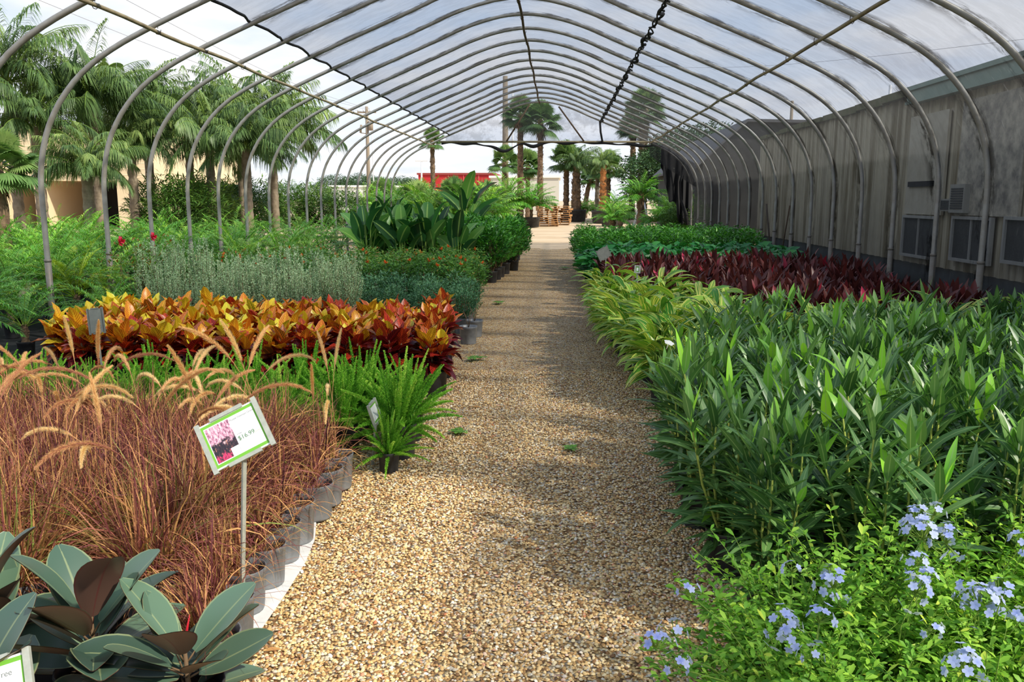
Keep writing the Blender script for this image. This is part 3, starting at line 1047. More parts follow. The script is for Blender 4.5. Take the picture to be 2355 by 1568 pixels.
# bunched dark cloth and loose film hanging at the far right corner
def curtain(name, x0, x1, y0, y1, z0f, z1f, folds, amp, mat, lab):
    n, mz = 60, 14
    V = []
    for a in np.linspace(0, 1, n):
        for b in np.linspace(0, 1, mz):
            z0, z1 = z0f(a), z1f(a)
            w = amp * math.sin(a * folds * 6.283 + math.sin(a * 9) + b * .8) * (.35 + .65 * (1 - b))
            V.append((x0 + (x1 - x0) * a + w * .4, y0 + (y1 - y0) * a + w, z0 + (z1 - z0) * b))
    i = np.arange(n - 1)[:, None] * mz + np.arange(mz - 1)[None]
    g = MB()
    g.add(V, np.stack([i, i + 1, i + mz + 1, i + mz], -1).reshape(-1, 4))
    return tag(g.build(name, [mat]), lab, 'shade cloth')


curtain('shade_curtain', 3.55, 4.75, GY + .1, GY + .5, lambda a: 2.75 - 2.5 * a ** .7 + .18 * math.sin(a * 17), lambda a: 3.6 - .75 * a, 5, .10, M['black_cloth'], 'bunched black shade cloth hanging in the far right corner of the greenhouse')
curtain('loose_film', 3.1, 4.65, GY - .35, GY - .9, lambda a: 3.1 - 1.1 * a, lambda a: 3.62 - .85 * a, 2, .10, M['dark_film'], 'loose dark film sagging beside the right end of the gable beam')
curtain('side_curtain', 4.72, 4.78, GY - .1, GY - 4.5, lambda a: .1, lambda a: 2.3, 6, .06, M['dark_film'], 'dark film hanging along the last right legs of the greenhouse')
g = MB()
g.tube([(4.4, GY + .2, 2.7), (4.25, GY + .15, 2.2), (4.3, GY + .2, 1.6), (4.5, GY + .2, 1.1), (4.55, GY + .2, .7)], [.05, .035, .04, .07, .05], 7)
tag(g.build('cloth_tie', [M['black_cloth']]), 'twisted black cloth strand tied at the far right corner', 'shade cloth')
# leaning dark props beside the right legs
for (a, b, e, f_, lab) in (((4.55, 17.2, 1.5), (4.6, 18.0, .15), .014, 0, 'thin dark stick leaning between two right hoop legs'), ((5.0, 21.0, 1.5), (5.0, 20.2, .1), .022, 0, 'dark slanting board leaning outside the right wall film')):
    g = MB()
    g.tube([a, b], e, 6)
    tag(g.build('leaning_stick', [M['rust']]), lab, 'stick')


# ================================================================== PLANTS: one mesh per kind and variant, shared by the copies
def pot_mesh(r, h, mats, taper=.86, n=20, name='pot'):
    g = MB()
    g.lathe([(0, .004), (r * taper * .96, 0), (r * taper, .012), (r * .975, h * .86), (r, h * .87), (r * 1.02, h * .99), (r * 1.01, h), (r * .965, h * .995), (r * .94, h * .80)], n, 0)
    return g.mesh(name, mats)


def soil_mesh(r, h):
    g = MB()
    a = np.linspace(0, 2 * np.pi, 16, endpoint=False)
    V = [(0, 0, h * .84)] + [(r * .95 * math.cos(t), r * .95 * math.sin(t), h * .8) for t in a]
    g.add(V, [(0, i, i % 16 + 1) for i in range(1, 17)])
    return g.mesh('soil', [M['soil']])


def plant(name, loc, rz, sc, parts, label, cat, group):
    """parts: (part name, mesh[, offset, z rotation]); copies share the meshes"""
    o = empty(name, loc, rz, sc)
    tag(o, label, cat, group, 'thing')
    for p in parts:
        inst(p[0], p[1], o, p[2] if len(p) > 2 else (0, 0, 0), (0, 0, p[3]) if len(p) > 3 else (0, 0, 0))
    return o


def jit(a):
    return float(rng.normal(0, a))


# ---- pots used by several kinds
POT_G = pot_mesh(.112, .225, [M['pot_grey']])
POT_B = pot_mesh(.112, .225, [M['pot_black']])
SOIL = soil_mesh(.112, .225)


# ---- purple fountain grass
def make_grass(seed, tan=0.0):
    # edge plants lean back into the block and leave the rim of their pot bare
    g = MB()
    N = 230 if seed else 640
    a = rng.random(N) * 6.283
    r = .075 * np.sqrt(rng.random(N))
    b = np.stack([r * np.cos(a) * (.6 if seed else 1) - (.045 if seed else 0), r * np.sin(a), np.full(N, .17)], -1)
    az = math.pi + rng.normal(0, 1.15, N) if seed else a + rng.normal(0, .9, N)
    L = rng.uniform(.18, .58, N) * (.95 if seed else 1)
    el = np.clip(rng.normal(1.18, .3, N), .3, 1.7)
    rnd = np.clip(rng.random(N) * (.86 - .22 * tan) + .34 * tan, 0, 1)
    g.leaves(b, az, el, L, rng.uniform(.0035, .0105, N) , rng.uniform(-.3, 2.9, N), grassy, 6, 0, rng.normal(0, .6, N), 0, rnd, 2, 1.6)
    # short dry blades spilling low round the rim
    N = 22 if seed else 240
    a = rng.random(N) * 6.283
    b = np.stack([.06 * np.cos(a), .06 * np.sin(a), np.full(N, .18)], -1)
    g.leaves(b, a, rng.uniform(.5, 1.3, N), rng.uniform(.18, .42, N), rng.uniform(.003, .006, N), rng.uniform(.8, 2.2, N), grassy, 4, 0, 0, 0, rng.uniform(.5, .85, N), 2)
    return g.mesh('grass_blades', [M['grass']])


GRASS = [make_grass(0, t) for t in (0, .1, .25, .1)]
GRASS_TAN = [make_grass(0, t) for t in (.6, .9, .75, 1.0)]
GRASS_EDGE = [make_grass(1, t) for t in (.2, .0, .3)]
GRASS_EDGE_TAN = [make_grass(1, t) for t in (.9, .7, 1.0)]


def make_plume(az, el0, Ls, bend, Lp, tone):
    """a stalk and a bristly flower head arching over"""
    ns = 16
    t = np.linspace(0, 1, ns)
    e = el0 - bend * t ** 2.4
    tot = Ls + Lp
    d = np.stack([np.cos(e) * math.cos(az), np.cos(e) * math.sin(az), np.sin(e)], -1)
    P = np.array((0, 0, .18)) + np.concatenate([np.zeros((1, 3)), np.cumsum((d[1:] + d[:-1]) / 2 * tot / (ns - 1), 0)])
    g = MB()
    g.tube(P, np.where(t < Ls / tot, .0017, .0052 * np.clip((1.02 - t) / .3, .25, 1)), 4, 0, tone * .5, cap=False)
    N = 2000
    q = (Ls + Lp * rng.random(N)) / tot
    b = np.stack([np.interp(q, t, P[:, k]) for k in range(3)], -1)
    dd = unit(np.stack([np.interp(q, t, d[:, k]) for k in range(3)], -1))
    f = (q - Ls / tot) / (Lp / tot)
    sz = .025 * np.sin(np.pi * np.clip(.14 + f * .82, 0, 1)) ** .7 + .003
    dirs = unit(rng.normal(0, 1, (N, 3)))
    v = unit(dirs * .62 + dd * 1.0)
    g.needles(b, v, sz * rng.uniform(.7, 1.2, N), 0.0009, 0, np.clip(tone + .1 + rng.normal(0, .15, N), 0, 1))
    return g.mesh('plume', [M['plume']])


PLUMES = [make_plume(0, R(el), ls, bd, lp, tn) for el, ls, bd, lp, tn in
          ((82, .50, 1.5, .26, .6), (78, .54, 2.1, .32, .45), (86, .60, .5, .24, .7), (80, .50, 2.6, .28, .65), (74, .56, 1.9, .34, .3), (84, .46, 2.3, .25, .7), (85, .66, 1.2, .28, .4))]

# the block of grass: rows run away from the viewer, the first along the gravel
nrow = 0
for ci in range(9):
    x = -1.255 - ci * .245 - (.05 if ci else 0)
    if ci < 3:
        y_a, y_b = 2.63 + (.34 if ci else 0) + (.25 if ci == 2 else 0), 4.6
    else:
        y_a, y_b = 2.95, 4.5 + (.12 * (ci - 3) if ci > 3 else 0)
    yy_ = np.arange(y_a, y_b, .245)
    for ri, y in enumerate(yy_):
        edge = ci == 0
        # stay inside the picture (a plant wholly left of the frame is left out)
        if (x + .35) / y < -.70:
            continue
        sc = rng.uniform(.92, 1.06) * (.86 if edge else 1.0)
        nth = ORD[ri + 1]
        if edge:
            lab = 'purple fountain grass in grey pot beside the gravel, %s pot from the front' % nth
        else:
            lab = 'purple fountain grass, %s row in from the gravel, %s plant from the front' % (ORD[ci + 1], nth)
        parts = [('pot', POT_G), ('soil', SOIL), ('grass_blades', (GRASS_EDGE_TAN if y < 3.35 else GRASS_EDGE)[ri % 3] if edge else (GRASS_TAN if y + .25 * rng.random() < 3.45 else GRASS)[(ri * 3 + ci * 5) % 4])]
        npl = (0 if edge and ri < 6 else int(rng.random() < .45)) + int(rng.random() < (.20 if y < 3.7 else .95)) * (1 if (not edge or ri > 5) else 0) + (int(rng.integers(0, 3)) if y > 3.95 else 0)
        for q in range(npl):
            parts.append(('plume', PLUMES[int(rng.integers(0, 7))], (jit(.03), jit(.03), 0), rng.random() * 6.283))
        plant('fountain_grass', (x + jit(.012) + (max(0, 3.0 - y) * .26 if edge else 0), y + jit(.012), 0.016 if edge or ci == 1 else 0), jit(.25) if edge else rng.random() * 6.283, sc, parts, lab, 'ornamental grass', 'purple fountain grass in pots')


# ---- foxtail fern
def make_fern(seed):
    g = MB()
    nf = 42
    for q in range(nf):
        az = q * 2.4 + jit(.3)
        inner = q / nf
        el = R(85 - 84 * inner ** 1.5 + jit(6))
        L = rng.uniform(.36, .56) * (1 - .12 * inner)
        bend = rng.uniform(.0, .35) + .5 * inner
        ns = 8
        t = np.linspace(0, 1, ns + 1)
        e = el - bend * t ** 1.4
        d = np.stack([np.cos(e) * math.cos(az), np.cos(e) * math.sin(az), np.sin(e)], -1)
        P = np.array((.03 * math.cos(az), .03 * math.sin(az), .19)) + np.concatenate([np.zeros((1, 3)), np.cumsum((d[1:] + d[:-1]) / 2 * L / ns, 0)])
        g.tube(P, .0025, 3, 0, .7, cap=False)
        N = 720
        f = rng.random(N) ** .85
        b = np.stack([np.interp(f, t, P[:, k]) for k in range(3)], -1)
        dd = unit(np.stack([np.interp(f, t, d[:, k]) for k in range(3)], -1))
        out = unit(np.cross(dd, rng.normal(0, 1, (N, 3))))
        v = out * .8 + dd * .75
        ln = (.033 * (1 - .75 * f ** 1.8)) * np.clip(f * 8, .3, 1)
        g.needles(b, v, ln * rng.uniform(.8, 1.2, N), .0042, 0, np.clip(.44 + .35 * (jit(1) * .45) + .3 * f + rng.normal(0, .14, N), 0, 1))
    return g.mesh('foliage', [M['fern']])


FERNS = [make_fern(i) for i in range(3)]
for ri, y in enumerate((4.92, 5.28, 5.64, 6.02)):
    x_front = (-1.06, -1.03, -1.0, -1.24)[ri]
    for ci in range(11):
        x = x_front - ci * .37
        if ri == 3 and ci < 3 or ri == 0 and ci < 2:
            continue
        if (x + .3) / y < -.70:
            continue
        lab = 'bright green foxtail fern, %s row behind purple grass, %s plant from the gravel' % (ORD[ri + 1], ORD[ci + 1])
        hgt = (.98 if ci < 3 else .92)
        plant('foxtail_fern', (x + jit(.03), y + jit(.03), 0), rng.random() * 6.283, hgt * rng.uniform(.9, 1.05) * (.8 if ri == 3 else 1), [('pot', POT_B), ('foliage', FERNS[(ri + ci * 2) % 3])], lab, 'fern', 'foxtail ferns in pots')


plant('foxtail_fern', (-1.02, 4.93, 0), 1.0, .58, [('pot', POT_B), ('foliage', FERNS[1])], 'small low foxtail fern at the gravel corner in front of the edge-on white sign', 'fern', 'foxtail ferns in pots')
# ---- croton
def make_croton(tone):
    g = MB()
    for s in range(4):
        a = s * 1.57 + jit(.3)
        top = np.array((.09 * math.cos(a), .09 * math.sin(a), .46 + jit(.03)))
        g.tube([(.02 * math.cos(a), .02 * math.sin(a), .18), (.05 * math.cos(a), .05 * math.sin(a), .32), top], .007, 5, 1)
        N = 17
        f = np.linspace(0, 1, N)
        az = np.arange(N) * 2.4 + a + rng.normal(0, .25, N)
        b = np.array((.03 * math.cos(a), .03 * math.sin(a), .26))[None] * (1 - f[:, None]) + top[None] * f[:, None]
        el = R(-15) + R(88) * f ** .9 + rng.normal(0, .14, N)
        rnd = np.clip(.0 + .66 * f ** 1.3 + tone + rng.normal(0, .2, N), 0, 1)
        L = rng.uniform(.17, .245, N) * (1 - .2 * f)
        g.leaves(b, az, el, L, L * rng.uniform(.46, .60, N), rng.uniform(.2, .75, N), ovate, 6, .30, rng.normal(0, .25, N), 0, rnd, 3, 1.2, .12)
    return g.mesh('foliage', [M['croton'], M['stem_brown']])


CROT = [make_croton(t) for t in (-.12, .0, .08, .18, .28)]
for ri, y in enumerate((6.98, 7.32, 7.66, 8.00, 8.34, 8.68)):
    for ci in range(14):
        x = -1.05 - .03 * ri - ci * .335 - (.1 if ri % 2 else 0)
        if (x + .3) / y < -.70 or (x < -4.75):
            continue
        if ri == 0 and ci > 9:
            continue
        q = ci / 9.0 + rng.normal(0, .22)
        v = int(np.clip(round(.7 + q * 2.6 + rng.normal(0, .7)), 0, 4))
        word = ('dark red', 'red and green', 'orange red', 'orange and yellow', 'bright yellow')[v]
        lab = '%s croton, %s row back from the ferns, %s plant from the gravel' % (word, ORD[ri + 1], ORD[ci + 1])
        parts = [('pot', POT_B), ('soil', SOIL), ('foliage', CROT[v])]
        o = plant('croton', (x + jit(.025), y + jit(.025), 0), rng.random() * 6.283, rng.uniform(.96, 1.12), parts, lab, 'croton', 'crotons in pots')

# ---- silver leaved shrubs
def make_sage(seed):
    g = MB()
    for s in range(46):
        a = rng.random() * 6.283
        tip = np.array((.27 * math.cos(a) * rng.random() ** .5, .27 * math.sin(a) * rng.random() ** .5, rng.uniform(.62, .98)))
        base = np.array((.03 * math.cos(a), .03 * math.sin(a), .2))
        mid = base * .4 + tip * .6 + np.array((math.cos(a), math.sin(a), 0)) * .05
        g.tube([base, mid, tip], [.004, .003, .001], 3, 1, cap=False)
        N = 115
        f = .22 + .80 * rng.random(N)
        b = np.where(f[:, None] < .6, base + (mid - base) * f[:, None] / .6, mid + (tip - mid) * (f[:, None] - .6) / .4)
        v = rng.normal(0, 1, (N, 3)) * .8 + np.array((0, 0, .7))
        g.needles(b, v, rng.uniform(.015, .029, N), .0095, 0, np.clip(rng.normal(.5, .22, N), 0, 1))
    return g.mesh('foliage', [M['sage'], M['stem_brown']])


SAGE = [make_sage(i) for i in range(3)]
for ri, (y, xs) in enumerate(((9.35, np.arange(-4.55, -2.1, .36)), (9.8, np.arange(-4.7, -2.3, .36)), (10.25, np.arange(-4.9, -2.4, .36)))):
    for ci, x in enumerate(xs[::-1]):
        lab = 'silvery green shrub, %s row behind the crotons, %s plant from the dark green shrubs' % (ORD[ri + 1], ORD[ci + 1])
        plant('silver_shrub', (x + jit(.03), y + jit(.04), 0), rng.random() * 6.283, rng.uniform(.86, 1.14) * (.95 + .06 * ri), [('pot', POT_B), ('foliage', SAGE[(ri + ci) % 3])], lab, 'shrub', 'silver leaved shrubs in pots')


# ---- bushy leafy shrubs: shared builder
def make_bushy(N, rx, rz_, zc, L, wr, mats, prof=lance, ns=2, stems=12, elr=(.1, 1.1), lo=.3, across=2, fold=.2, skew=0.):
    g = MB()
    u = unit(rng.normal(0, 1, (N, 3)))
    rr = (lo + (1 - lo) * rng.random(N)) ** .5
    # lumpy outline
    lump = 1 + .16 * np.sin(u[:, 0] * 5 + 1) * np.cos(u[:, 1] * 6) + .1 * np.sin(u[:, 2] * 9)
    P = u * (rr * lump)[:, None] * np.array((rx, rx, rz_)) + np.array((0, 0, zc))
    P[:, 2] = np.maximum(P[:, 2], .08)
    az = np.arctan2(u[:, 1], u[:, 0]) + rng.normal(0, .9, N)
    el = rng.uniform(elr[0], elr[1], N)
    l = L * rng.uniform(.65, 1.25, N)
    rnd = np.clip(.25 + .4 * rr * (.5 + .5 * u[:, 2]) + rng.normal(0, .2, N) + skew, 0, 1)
    g.leaves(P, az, el, l, l * wr, rng.uniform(.2, 1.0, N), prof, ns, fold, rng.normal(0, .4, N), 0, rnd, across)
    for s in range(stems):
        a = rng.random() * 6.283
        e = rng.uniform(.25, .9)
        g.tube([(0, 0, .1), (rx * .35 * math.cos(a), rx * .35 * math.sin(a), zc * .7), (rx * e * math.cos(a), rx * e * math.sin(a), zc + rz_ * (1 - e) * .8)], [.008, .006, .002], 4, 1, cap=False)
    return g.mesh('foliage', mats)


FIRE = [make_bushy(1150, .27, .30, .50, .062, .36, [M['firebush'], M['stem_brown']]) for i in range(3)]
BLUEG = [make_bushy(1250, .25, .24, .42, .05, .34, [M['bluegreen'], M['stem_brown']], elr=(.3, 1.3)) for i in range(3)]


def make_flower_cluster(mat, n, L, W, spread):
    g = MB()
    d = unit(rng.normal(0, 1, (n, 3)) * spread + np.array((0, 0, 1)))
    g.blades(np.zeros((n, 3)) + rng.normal(0, L * .2, (n, 3)), d, L * rng.uniform(.7, 1.2, n), W, .1, 0)
    g.blades(np.zeros((n, 3)) + rng.normal(0, L * .2, (n, 3)), d + rng.normal(0, .3, (n, 3)), L * rng.uniform(.7, 1.2, n), W, .1, 0)
    return g.mesh('flower_cluster', [mat])


ORF = make_flower_cluster(M['orange_flower'], 16, .045, .010, .9)
for ri, y in enumerate((10.3, 10.7, 11.1, 11.5, 11.95, 12.4, 12.9, 13.4, 13.9, 14.4)):
    x0 = -1.24 if ri < 3 else -1.36 - .012 * ri
    for ci in range(7 if ri < 4 else 10):
        x = x0 - ci * .42
        if ri < 2 and x < -2.6:
            continue
        front = ri < 4
        s_ = rng.uniform(.92, 1.08)
        if front:
            lab = 'low blue-green shrub, %s row behind the crotons, %s plant from the gravel' % (ORD[ri + 1], ORD[ci + 1])
            if ri == 0 and ci == 0:
                pass
            plant('blue_green_shrub', (x + jit(.04), y + jit(.04), 0), rng.random() * 6.283, s_ * (.86 if ri < 2 else .95), [('pot', POT_G), ('foliage', BLUEG[(ri + ci) % 3])], lab, 'shrub', 'low blue-green shrubs in pots')
        else:
            parts = [('pot', POT_B), ('foliage', FIRE[(ri + ci) % 3])]
            for q in range(int(rng.integers(0, 3))):
                a = rng.random() * 6.283
                rr_ = rng.uniform(.02, .22)
                parts.append(('flower_cluster', ORF, (rr_ * math.cos(a), rr_ * math.sin(a), .80 - rr_ * .5), rng.random() * 6))
            lab = 'orange flowered shrub, %s row behind the blue-green shrubs, %s from the gravel' % (ORD[ri - 3], ORD[ci + 1])
            plant('firebush', (x + jit(.04), y + jit(.04), 0), rng.random() * 6.283, s_, parts, lab, 'shrub', 'orange flowered shrubs in pots')
# two little empty-looking pots at the gravel
for q, (x, y) in enumerate(((-1.02, 9.55), (-1.0, 10.05))):
    o = empty('plant_pot', (x, y, 0), 0, .92)
    tag(o, 'small grey nursery pot of bare twigs beside the gravel, %s the crotons' % ('right behind' if q == 0 else 'one pot further behind'), 'plant pot')
    inst('pot', POT_G, o)
    inst('soil', SOIL, o)
    g = MB()
    for w in range(5):
        a = w * 1.3
        g.tube([(0, 0, .18), (.03 * math.cos(a), .03 * math.sin(a), .32), (.08 * math.cos(a), .08 * math.sin(a), .42)], [.004, .003, .001], 4)
    g.build('twig', [M['stem_brown']], o)

# ---- dark glossy shrubs at the far end of the left bed
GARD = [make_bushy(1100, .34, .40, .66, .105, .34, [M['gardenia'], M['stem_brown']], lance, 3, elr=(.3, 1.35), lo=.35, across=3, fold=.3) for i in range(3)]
for ri, y in enumerate((16.6, 17.2, 17.9, 18.6, 19.4, 20.2, 21.0, 21.9, 22.8)):
    for ci in range(5):
        x = -1.22 - ci * .58 + (.12 if ri > 2 else 0)
        lab = 'glossy dark shrub left of the gravel, %s row behind orange flowers, %s from the gravel' % (ORD[ri + 1], ORD[ci + 1])
        plant('glossy_shrub', (x + jit(.05), y + jit(.06), 0), rng.random() * 6.283, rng.uniform(.98, 1.14), [('pot', POT_B), ('foliage', GARD[(ri + ci) % 3])], lab, 'shrub', 'glossy shrubs left of the gravel')
# and those on the right
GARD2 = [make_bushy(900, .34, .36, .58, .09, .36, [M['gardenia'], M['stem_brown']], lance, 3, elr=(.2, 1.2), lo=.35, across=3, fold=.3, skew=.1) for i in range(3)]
for ri, y in enumerate((18.3, 19.0, 19.8, 20.6, 21.5, 22.4)):
    for ci in range(7):
        x = .72 + ci * .56
        lab = 'glossy shrub right of the path, %s row behind broad leaved plants, %s from the path' % (ORD[ri + 1], ORD[ci + 1])
        plant('glossy_shrub', (x + jit(.05), y + jit(.06), 0), rng.random() * 6.283, rng.uniform(.92, 1.06), [('pot', POT_B), ('foliage', GARD2[(ri + ci) % 3])], lab, 'shrub', 'glossy shrubs right of the gravel')
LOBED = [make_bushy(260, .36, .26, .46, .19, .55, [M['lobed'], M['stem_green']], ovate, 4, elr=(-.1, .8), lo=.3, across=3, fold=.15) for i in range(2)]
for ri, y in enumerate((15.2, 15.9, 16.7, 17.5)):
    for ci in range(7):
        x = .74 + ci * .55
        if False:
            continue
        lab = 'broad leaved green plant, %s row behind the burgundy plants, %s from the gravel' % (ORD[ri + 1], ORD[ci + 1])
        plant('broad_leaf_plant', (x + jit(.05), y + jit(.06), 0), rng.random() * 6.283, rng.uniform(.9, 1.04), [('pot', POT_B), ('foliage', LOBED[(ri + ci) % 2])], lab, 'foliage plant', 'broad leaved plants right of the gravel')


# ---- bird of paradise: tall paddles on stalks
def make_bop(seed):
    g = MB()
    for q in range(11):
        a = q * 2.4 + jit(.3)
        lean = rng.uniform(.03, .32)
        h = rng.uniform(.65, 1.25)
        tip = np.array((lean * math.cos(a), lean * math.sin(a), h))
        g.tube([(.05 * math.cos(a), .05 * math.sin(a), .15), (lean * .45 * math.cos(a), lean * .45 * math.sin(a), h * .55), tip], [.014, .011, .008], 5, 1)
        L = rng.uniform(.46, .68)
        g.leaves(tip[None], a + jit(.5), R(rng.uniform(35, 88)), L, L * rng.uniform(.40, .50), rng.uniform(.2, 1.0), paddle, 8, .38, jit(.8), 0, rng.random(), 3, 1.5, .05)
    return g.mesh('foliage', [M['bop'], M['stem_green']])


BOP = [make_bop(i) for i in range(3)]
k_ = 0
for ri, (y, xs) in enumerate(((15.6, np.arange(-3.45, -1.9, .5)), (16.5, np.arange(-3.6, -2.3, .55)), (17.4, np.arange(-3.8, -2.2, .55)), (18.4, np.arange(-3.9, -3.0, .6)))):
    for ci, x in enumerate(xs):
        lab = 'tall paddle leaved plant, %s row behind the orange flowers, %s from the left' % (ORD[ri + 1], ORD[ci + 1])
        plant('bird_of_paradise', (x + jit(.07), y + jit(.08), 0), rng.random() * 6.283, rng.uniform(.84, 1.02), [('pot', POT_B), ('foliage', BOP[(ri + ci) % 3])], lab, 'paddle leaf plant', 'paddle leaved plants in the left bed')
o = plant('bird_of_paradise', at(1070, 520, 23.6) * 1.0, .6, 1.38, [('pot', POT_B), ('foliage', BOP[1])], 'tallest paddle leaved plant, its upright leaves standing above the glossy shrubs', 'paddle leaf plant', 'paddle leaved plants in the left bed')
o.location = (-2.6, 23.6, 0)


# ---- pygmy date palms
def make_pygmy(seed, nfr=26, L=.85):
    g = MB()
    for q in range(nfr):
        a = q * 2.4 + jit(.25)
        f = q / nfr
        el = R(86 - 66 * f + jit(7))
        g.frond((.03 * math.cos(a), .03 * math.sin(a), .42), a, el, L * rng.uniform(.85, 1.12), rng.uniform(.9, 1.5), 38, .17, .011, .30, 0, 1, .006, float(np.clip(.62 - .35 * f + jit(.1), 0, 1)), .30)
    return g.mesh('crown', [M['palm'], M['stem_green']])


PYG = [make_pygmy(i) for i in range(4)]


def make_far_palm(seed):
    g = MB()
    nfr = 44
    for q in range(nfr):
        a = q * 2.4 + jit(.25)
        f = q / nfr
        g.frond((.03 * math.cos(a), .03 * math.sin(a), .42), a, R(86 - 74 * f + jit(7)), .86 * rng.uniform(.85, 1.12), rng.uniform(.7, 1.4), 30, .21, .020, .30, 0, 1, .008, float(np.clip(.72 - .35 * f + jit(.1), 0, 1)), jit(.3))
    return g.mesh('crown', [M['palm'], M['stem_green']])


FARP = [make_far_palm(i) for i in range(2)]
g = MB()
zz = np.linspace(0, .45, 10)
g.tube([(0, 0, z) for z in zz], .055 + .012 * np.sin(np.arange(10) * 2.1), 8)
PYG_TRUNK = g.mesh('trunk', [M['trunk']])
spots = []
for ri, y in enumerate((8.9, 9.7, 10.6, 11.6, 12.7, 13.9, 15.2, 16.6, 18.2, 20.0)):
    xr = -6.35 if ri not in (5, 6, 7) else -5.2
    if ri >= 6:
        xr = -4.9 if ri < 9 else -5.2
    step = .72 + .03 * ri
    for ci in range(12):
        x = xr - ci * step
        if (x + .5) / y < -.70:
            break
        spots.append((ri, ci, x, y))
for ri, ci, x, y in spots:
    sc = rng.uniform(.92, 1.14) * (.84 if ri < 2 else .98 + .02 * ri)
    lab = 'feathery pygmy palm left of the hoops, %s row back, %s from the hoop legs' % (ORD[ri + 1], ORD[ci + 1])
    plant('pygmy_palm', (x + jit(.1), y + jit(.1), 0), rng.random() * 6.283, sc, [('pot', POT_B), ('trunk', PYG_TRUNK), ('crown', PYG[(ri * 3 + ci) % 4])], lab, 'palm', 'pygmy palms left of the greenhouse')
# nearer ones that lean in from the left
for x, y, sc, lab in ((-5.75, 7.55, 1.08, 'large green palm frond plant leaning in from the left edge beside the crotons'), (-5.55, 8.45, .78, 'low pygmy palm at the left end of the crotons'), (-5.1, 9.3, .74, 'low pygmy palm between the crotons and the silvery shrubs'), (-5.25, 10.3, .8, 'low pygmy palm left of the silvery shrubs')):
    plant('pygmy_palm', (x, y, 0), rng.random() * 6.283, sc, [('pot', POT_B), ('trunk', PYG_TRUNK), ('crown', PYG[int(rng.integers(0, 4))])], lab, 'palm', 'pygmy palms left of the greenhouse')
YPALM = leaf_mat('yellow_palm_leaflet', [(0, c(110, 150, 30)), (1, c(196, 214, 60))], .3, .45, .35)
yp = PYG[2].copy()
yp.materials.clear()
yp.materials.append(YPALM)
yp.materials.append(M['stem_green'])
p = at(165, 560, 10.4)
plant('pygmy_palm', (p.x, 10.4, 0), 1.0, .98, [('pot', POT_B), ('trunk', PYG_TRUNK), ('crown', yp)], 'yellowish pygmy palm glowing among the greener ones, between the first two hoops', 'palm', 'pygmy palms left of the greenhouse')
# reddish shrub with pink flowers among them
RBUSH = make_bushy(700, .42, .42, .72, .055, .42, [M['firebush'], M['stem_brown']], skew=.22)
RF = make_flower_cluster(M['red_flower'], 14, .07, .035, 1.0)
for (px, py, Y, lab) in ((300, 585, 10.2, 'straggly reddish shrub with pink flowers among the pygmy palms'), (372, 590, 11.4, 'straggly reddish green shrub behind the silvery shrubs at the second hoop')):
    p = at(px, 600, Y)
    o = plant('flowering_shrub', (p.x, Y, 0), 0, 1.0, [('pot', POT_B), ('foliage', RBUSH), ('flower_cluster', RF, (-.05, -.1, 1.12), 0)], lab, 'shrub', None)


# ---- right bed: burgundy cordyline
def make_cordy(tone):
    g = MB()
    for s in range(3):
        ox, oy = .05 * math.cos(s * 2.1), .05 * math.sin(s * 2.1)
        g.tube([(ox, oy, .18), (ox * 1.3, oy * 1.3, .36)], .011, 5, 1)
        N = 15
        f = np.arange(N) / (N - 1)
        az = np.arange(N) * 2.4 + s + rng.normal(0, .2, N)
        b = np.stack([np.full(N, ox * 1.3), np.full(N, oy * 1.3), .26 + .12 * f], -1)
        el = R(20) + R(66) * f + rng.normal(0, .12, N)
        L = rng.uniform(.28, .40, N)
        rnd = np.clip(.12 + .5 * rng.random(N) + tone + (f > .8) * .22, 0, 1)
        g.leaves(b, az, el, L, rng.uniform(.055, .08, N), rng.uniform(.1, .7, N), paddle, 6, .28, rng.normal(0, .3, N), 0, rnd, 3, 1.3)
    return g.mesh('foliage', [M['cordy'], M['stem_brown']])


CORD = [make_cordy(t) for t in (-.06, 0, .06, .16)]
for ri in range(12):
    y = 8.3 + ri * .58
    xs = [.86 + q * .42 for q in range(9)]
    n = 0
    for x in xs:
        if y < max(11.7 - 2.7 * (x - .66), 8.25) or x > 4.4:
            continue
        n += 1
        v = int(rng.integers(0, 4))
        lab = 'burgundy leaved plant right of the gravel, %s row from the front, %s from the gravel' % (ORD[ri + 1], ORD[n])
        plant('cordyline', (x + jit(.05), y + jit(.05), 0), rng.random() * 6.283, rng.uniform(.98, 1.16), [('pot', POT_B), ('foliage', CORD[v])], lab, 'foliage plant', 'burgundy cordylines in the right bed')


# ---- variegated ginger
def make_ginger(seed):
    g = MB()
    for s in range(13):
        a = s * 2.4 + jit(.3)
        lean = rng.uniform(.05, .26)
        h = rng.uniform(.42, .66)
        base = np.array((.05 * math.cos(a), .05 * math.sin(a), .17))
        tip = np.array((lean * math.cos(a), lean * math.sin(a), h))
        g.tube([base, (base + tip) / 2 + np.array((0, 0, .04)), tip], [.006, .005, .003], 4, 1, cap=False)
        N = 8
        f = np.linspace(.25, 1, N)
        b = base[None] + (tip - base)[None] * f[:, None]
        az = a + np.where(np.arange(N) % 2, 1, -1) * rng.uniform(.4, 1.2, N)
        g.leaves(b, az, R(54) * f + R(-4) + rng.normal(0, .14, N), rng.uniform(.25, .37, N), rng.uniform(.058, .085, N), rng.uniform(.5, 1.4, N), lance, 6, .22, rng.normal(0, .35, N), 0, None, 3, 1.2)
    return g.mesh('foliage', [M['ginger'], M['stem_green']])


